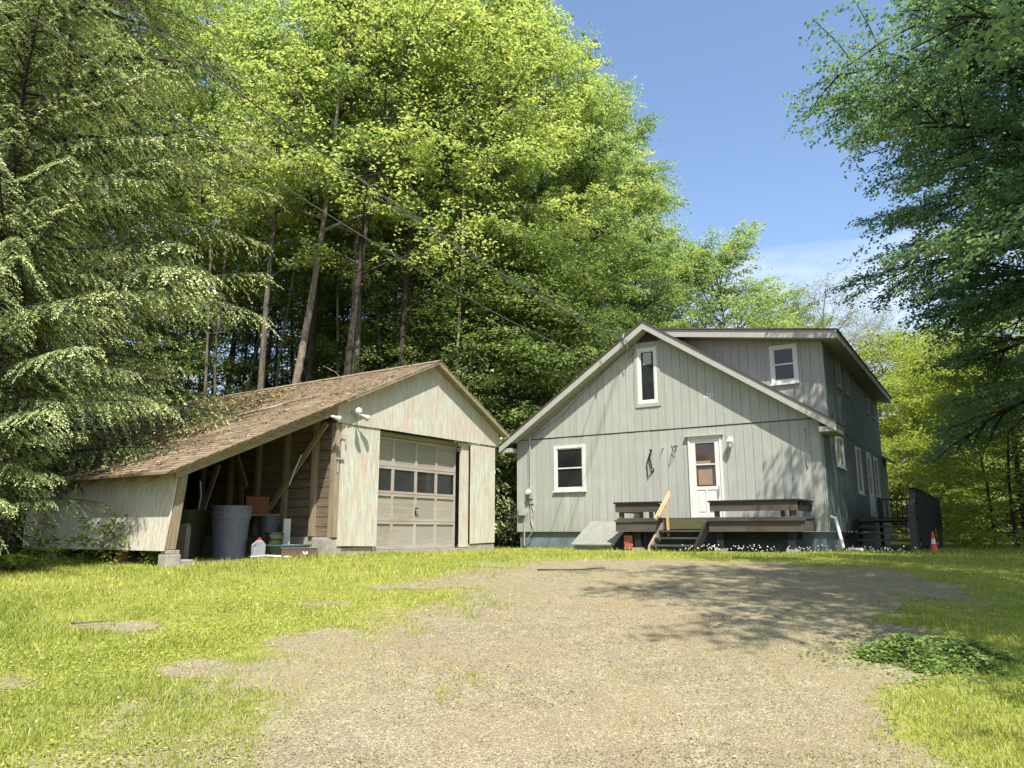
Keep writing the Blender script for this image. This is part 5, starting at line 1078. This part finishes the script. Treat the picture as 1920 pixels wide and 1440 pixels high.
# ---- fallen pale leaves and litter on the lawn and drive
x, y = scatter(800, -12, 14, 3.4, 13, 1.5); k_ = ~in_build(x, y); x, y = x[k_], y[k_]; n = len(x); z = ground_z(x, y) + .012 + .01 * r3.random(n); an = r3.random(n) * 6.283
D_ = np.stack([np.cos(an), np.sin(an), r3.normal(.1, .2, n)], 1); Nn = np.stack([r3.normal(0, .3, n), r3.normal(0, .3, n), np.ones(n)], 1); L = r3.uniform(.01, .03, n)
tag(link('leaf_litter', quads_mesh('leaf_litter', leaf_verts(np.stack([x, y, z], 1), D_, Nn, L, L * .6), 4, r3.random(n), m_rndramp('dry_leaf', [(0, (.13, .08, .04)), (.5, (.28, .2, .11)), (1, (.55, .48, .34))]))), 'scattered dry leaves on the drive and lawn', 'litter', kind='stuff')
# ---- gravel stones
x, y = scatter(130000, -4, 6, 3.3, 12.6, 1.9); gr = gravelness(x, y); k_ = (r3.random(len(x)) < gr ** 1.3 * .85 + .01); x, y = x[k_], y[k_]; n = len(x)
s = r3.uniform(.003, .0075, n) * (1 + .5 * (r3.random(n) < .01)) * (1 + .06 * y); z = ground_z(x, y) + .004 + s * .15
oc = np.array([[1, 0, 0], [0, 1, 0], [-1, 0, 0], [0, -1, 0], [0, 0, .7]]); tri = [(0, 1, 4), (1, 2, 4), (2, 3, 4), (3, 0, 4)]
an = r3.random(n) * 6.283; ca, sa = np.cos(an), np.sin(an); vs = oc[None] * r3.uniform(.6, 1.3, (n, 5, 1)) * s[:, None, None] * .7
vx = vs[:, :, 0] * ca[:, None] - vs[:, :, 1] * sa[:, None] + x[:, None]; vy = vs[:, :, 0] * sa[:, None] + vs[:, :, 1] * ca[:, None] + y[:, None]; vz = vs[:, :, 2] + z[:, None]
VV = np.stack([vx, vy, vz], -1); V = np.concatenate([VV[:, list(t_)] for t_ in tri], 1).reshape(-1, 3)
rd = np.repeat(np.clip(r3.random(n) * .8 + .3 * (vnoise(x, y, .6, 51) > .6) - .05, 0, 1), 4)
tag(link('gravel', quads_mesh('gravel', V, 3, rd, STONEM)), 'small loose stones covering the driveway', 'gravel', kind='stuff')
print('gravel', n)
# ---- clover flowers by the deck
m = MB()
for i in range(130):
    p = Vector((rp.uniform(5.4, 9.5), rp.uniform(-3.2, -1.6), 0)); q = hw(p.x, p.y, 0); zz = float(ground_z(q[0], q[1])) + rp.uniform(.07, .16)
    m.lathe((q[0], q[1], zz), [(0, .012), (.011, .004), (.009, -.008), (0, -.012)], 5)
tag(m.build('clover_flowers', FLOWERM), 'tiny white flower heads in the grass before the right bench', 'flowers', kind='stuff')
# sticks on the ground
def gs(pts): return [(a, b, float(ground_z(a, b)) + .015 + c) for a, b, c in pts]
stick('fallen_twig', gs([(.35, 10.6, 0), (.7, 10.55, .01), (1.0, 10.7, 0), (1.3, 10.75, .02)]), .010, .005, 'thin dark twig lying at the far left edge of the gravel', BARK_D, (0, 0, 0), 0)
stick('fallen_twig', gs([(-3.9, 6.9, 0), (-3.75, 6.84, .02), (-3.62, 6.92, .015), (-3.5, 6.88, .03)]), .008, .004, 'brown twig lying in the bare patch on the left lawn', BARK_G, (0, 0, 0), 0)
print('objects', len(bpy.data.objects))
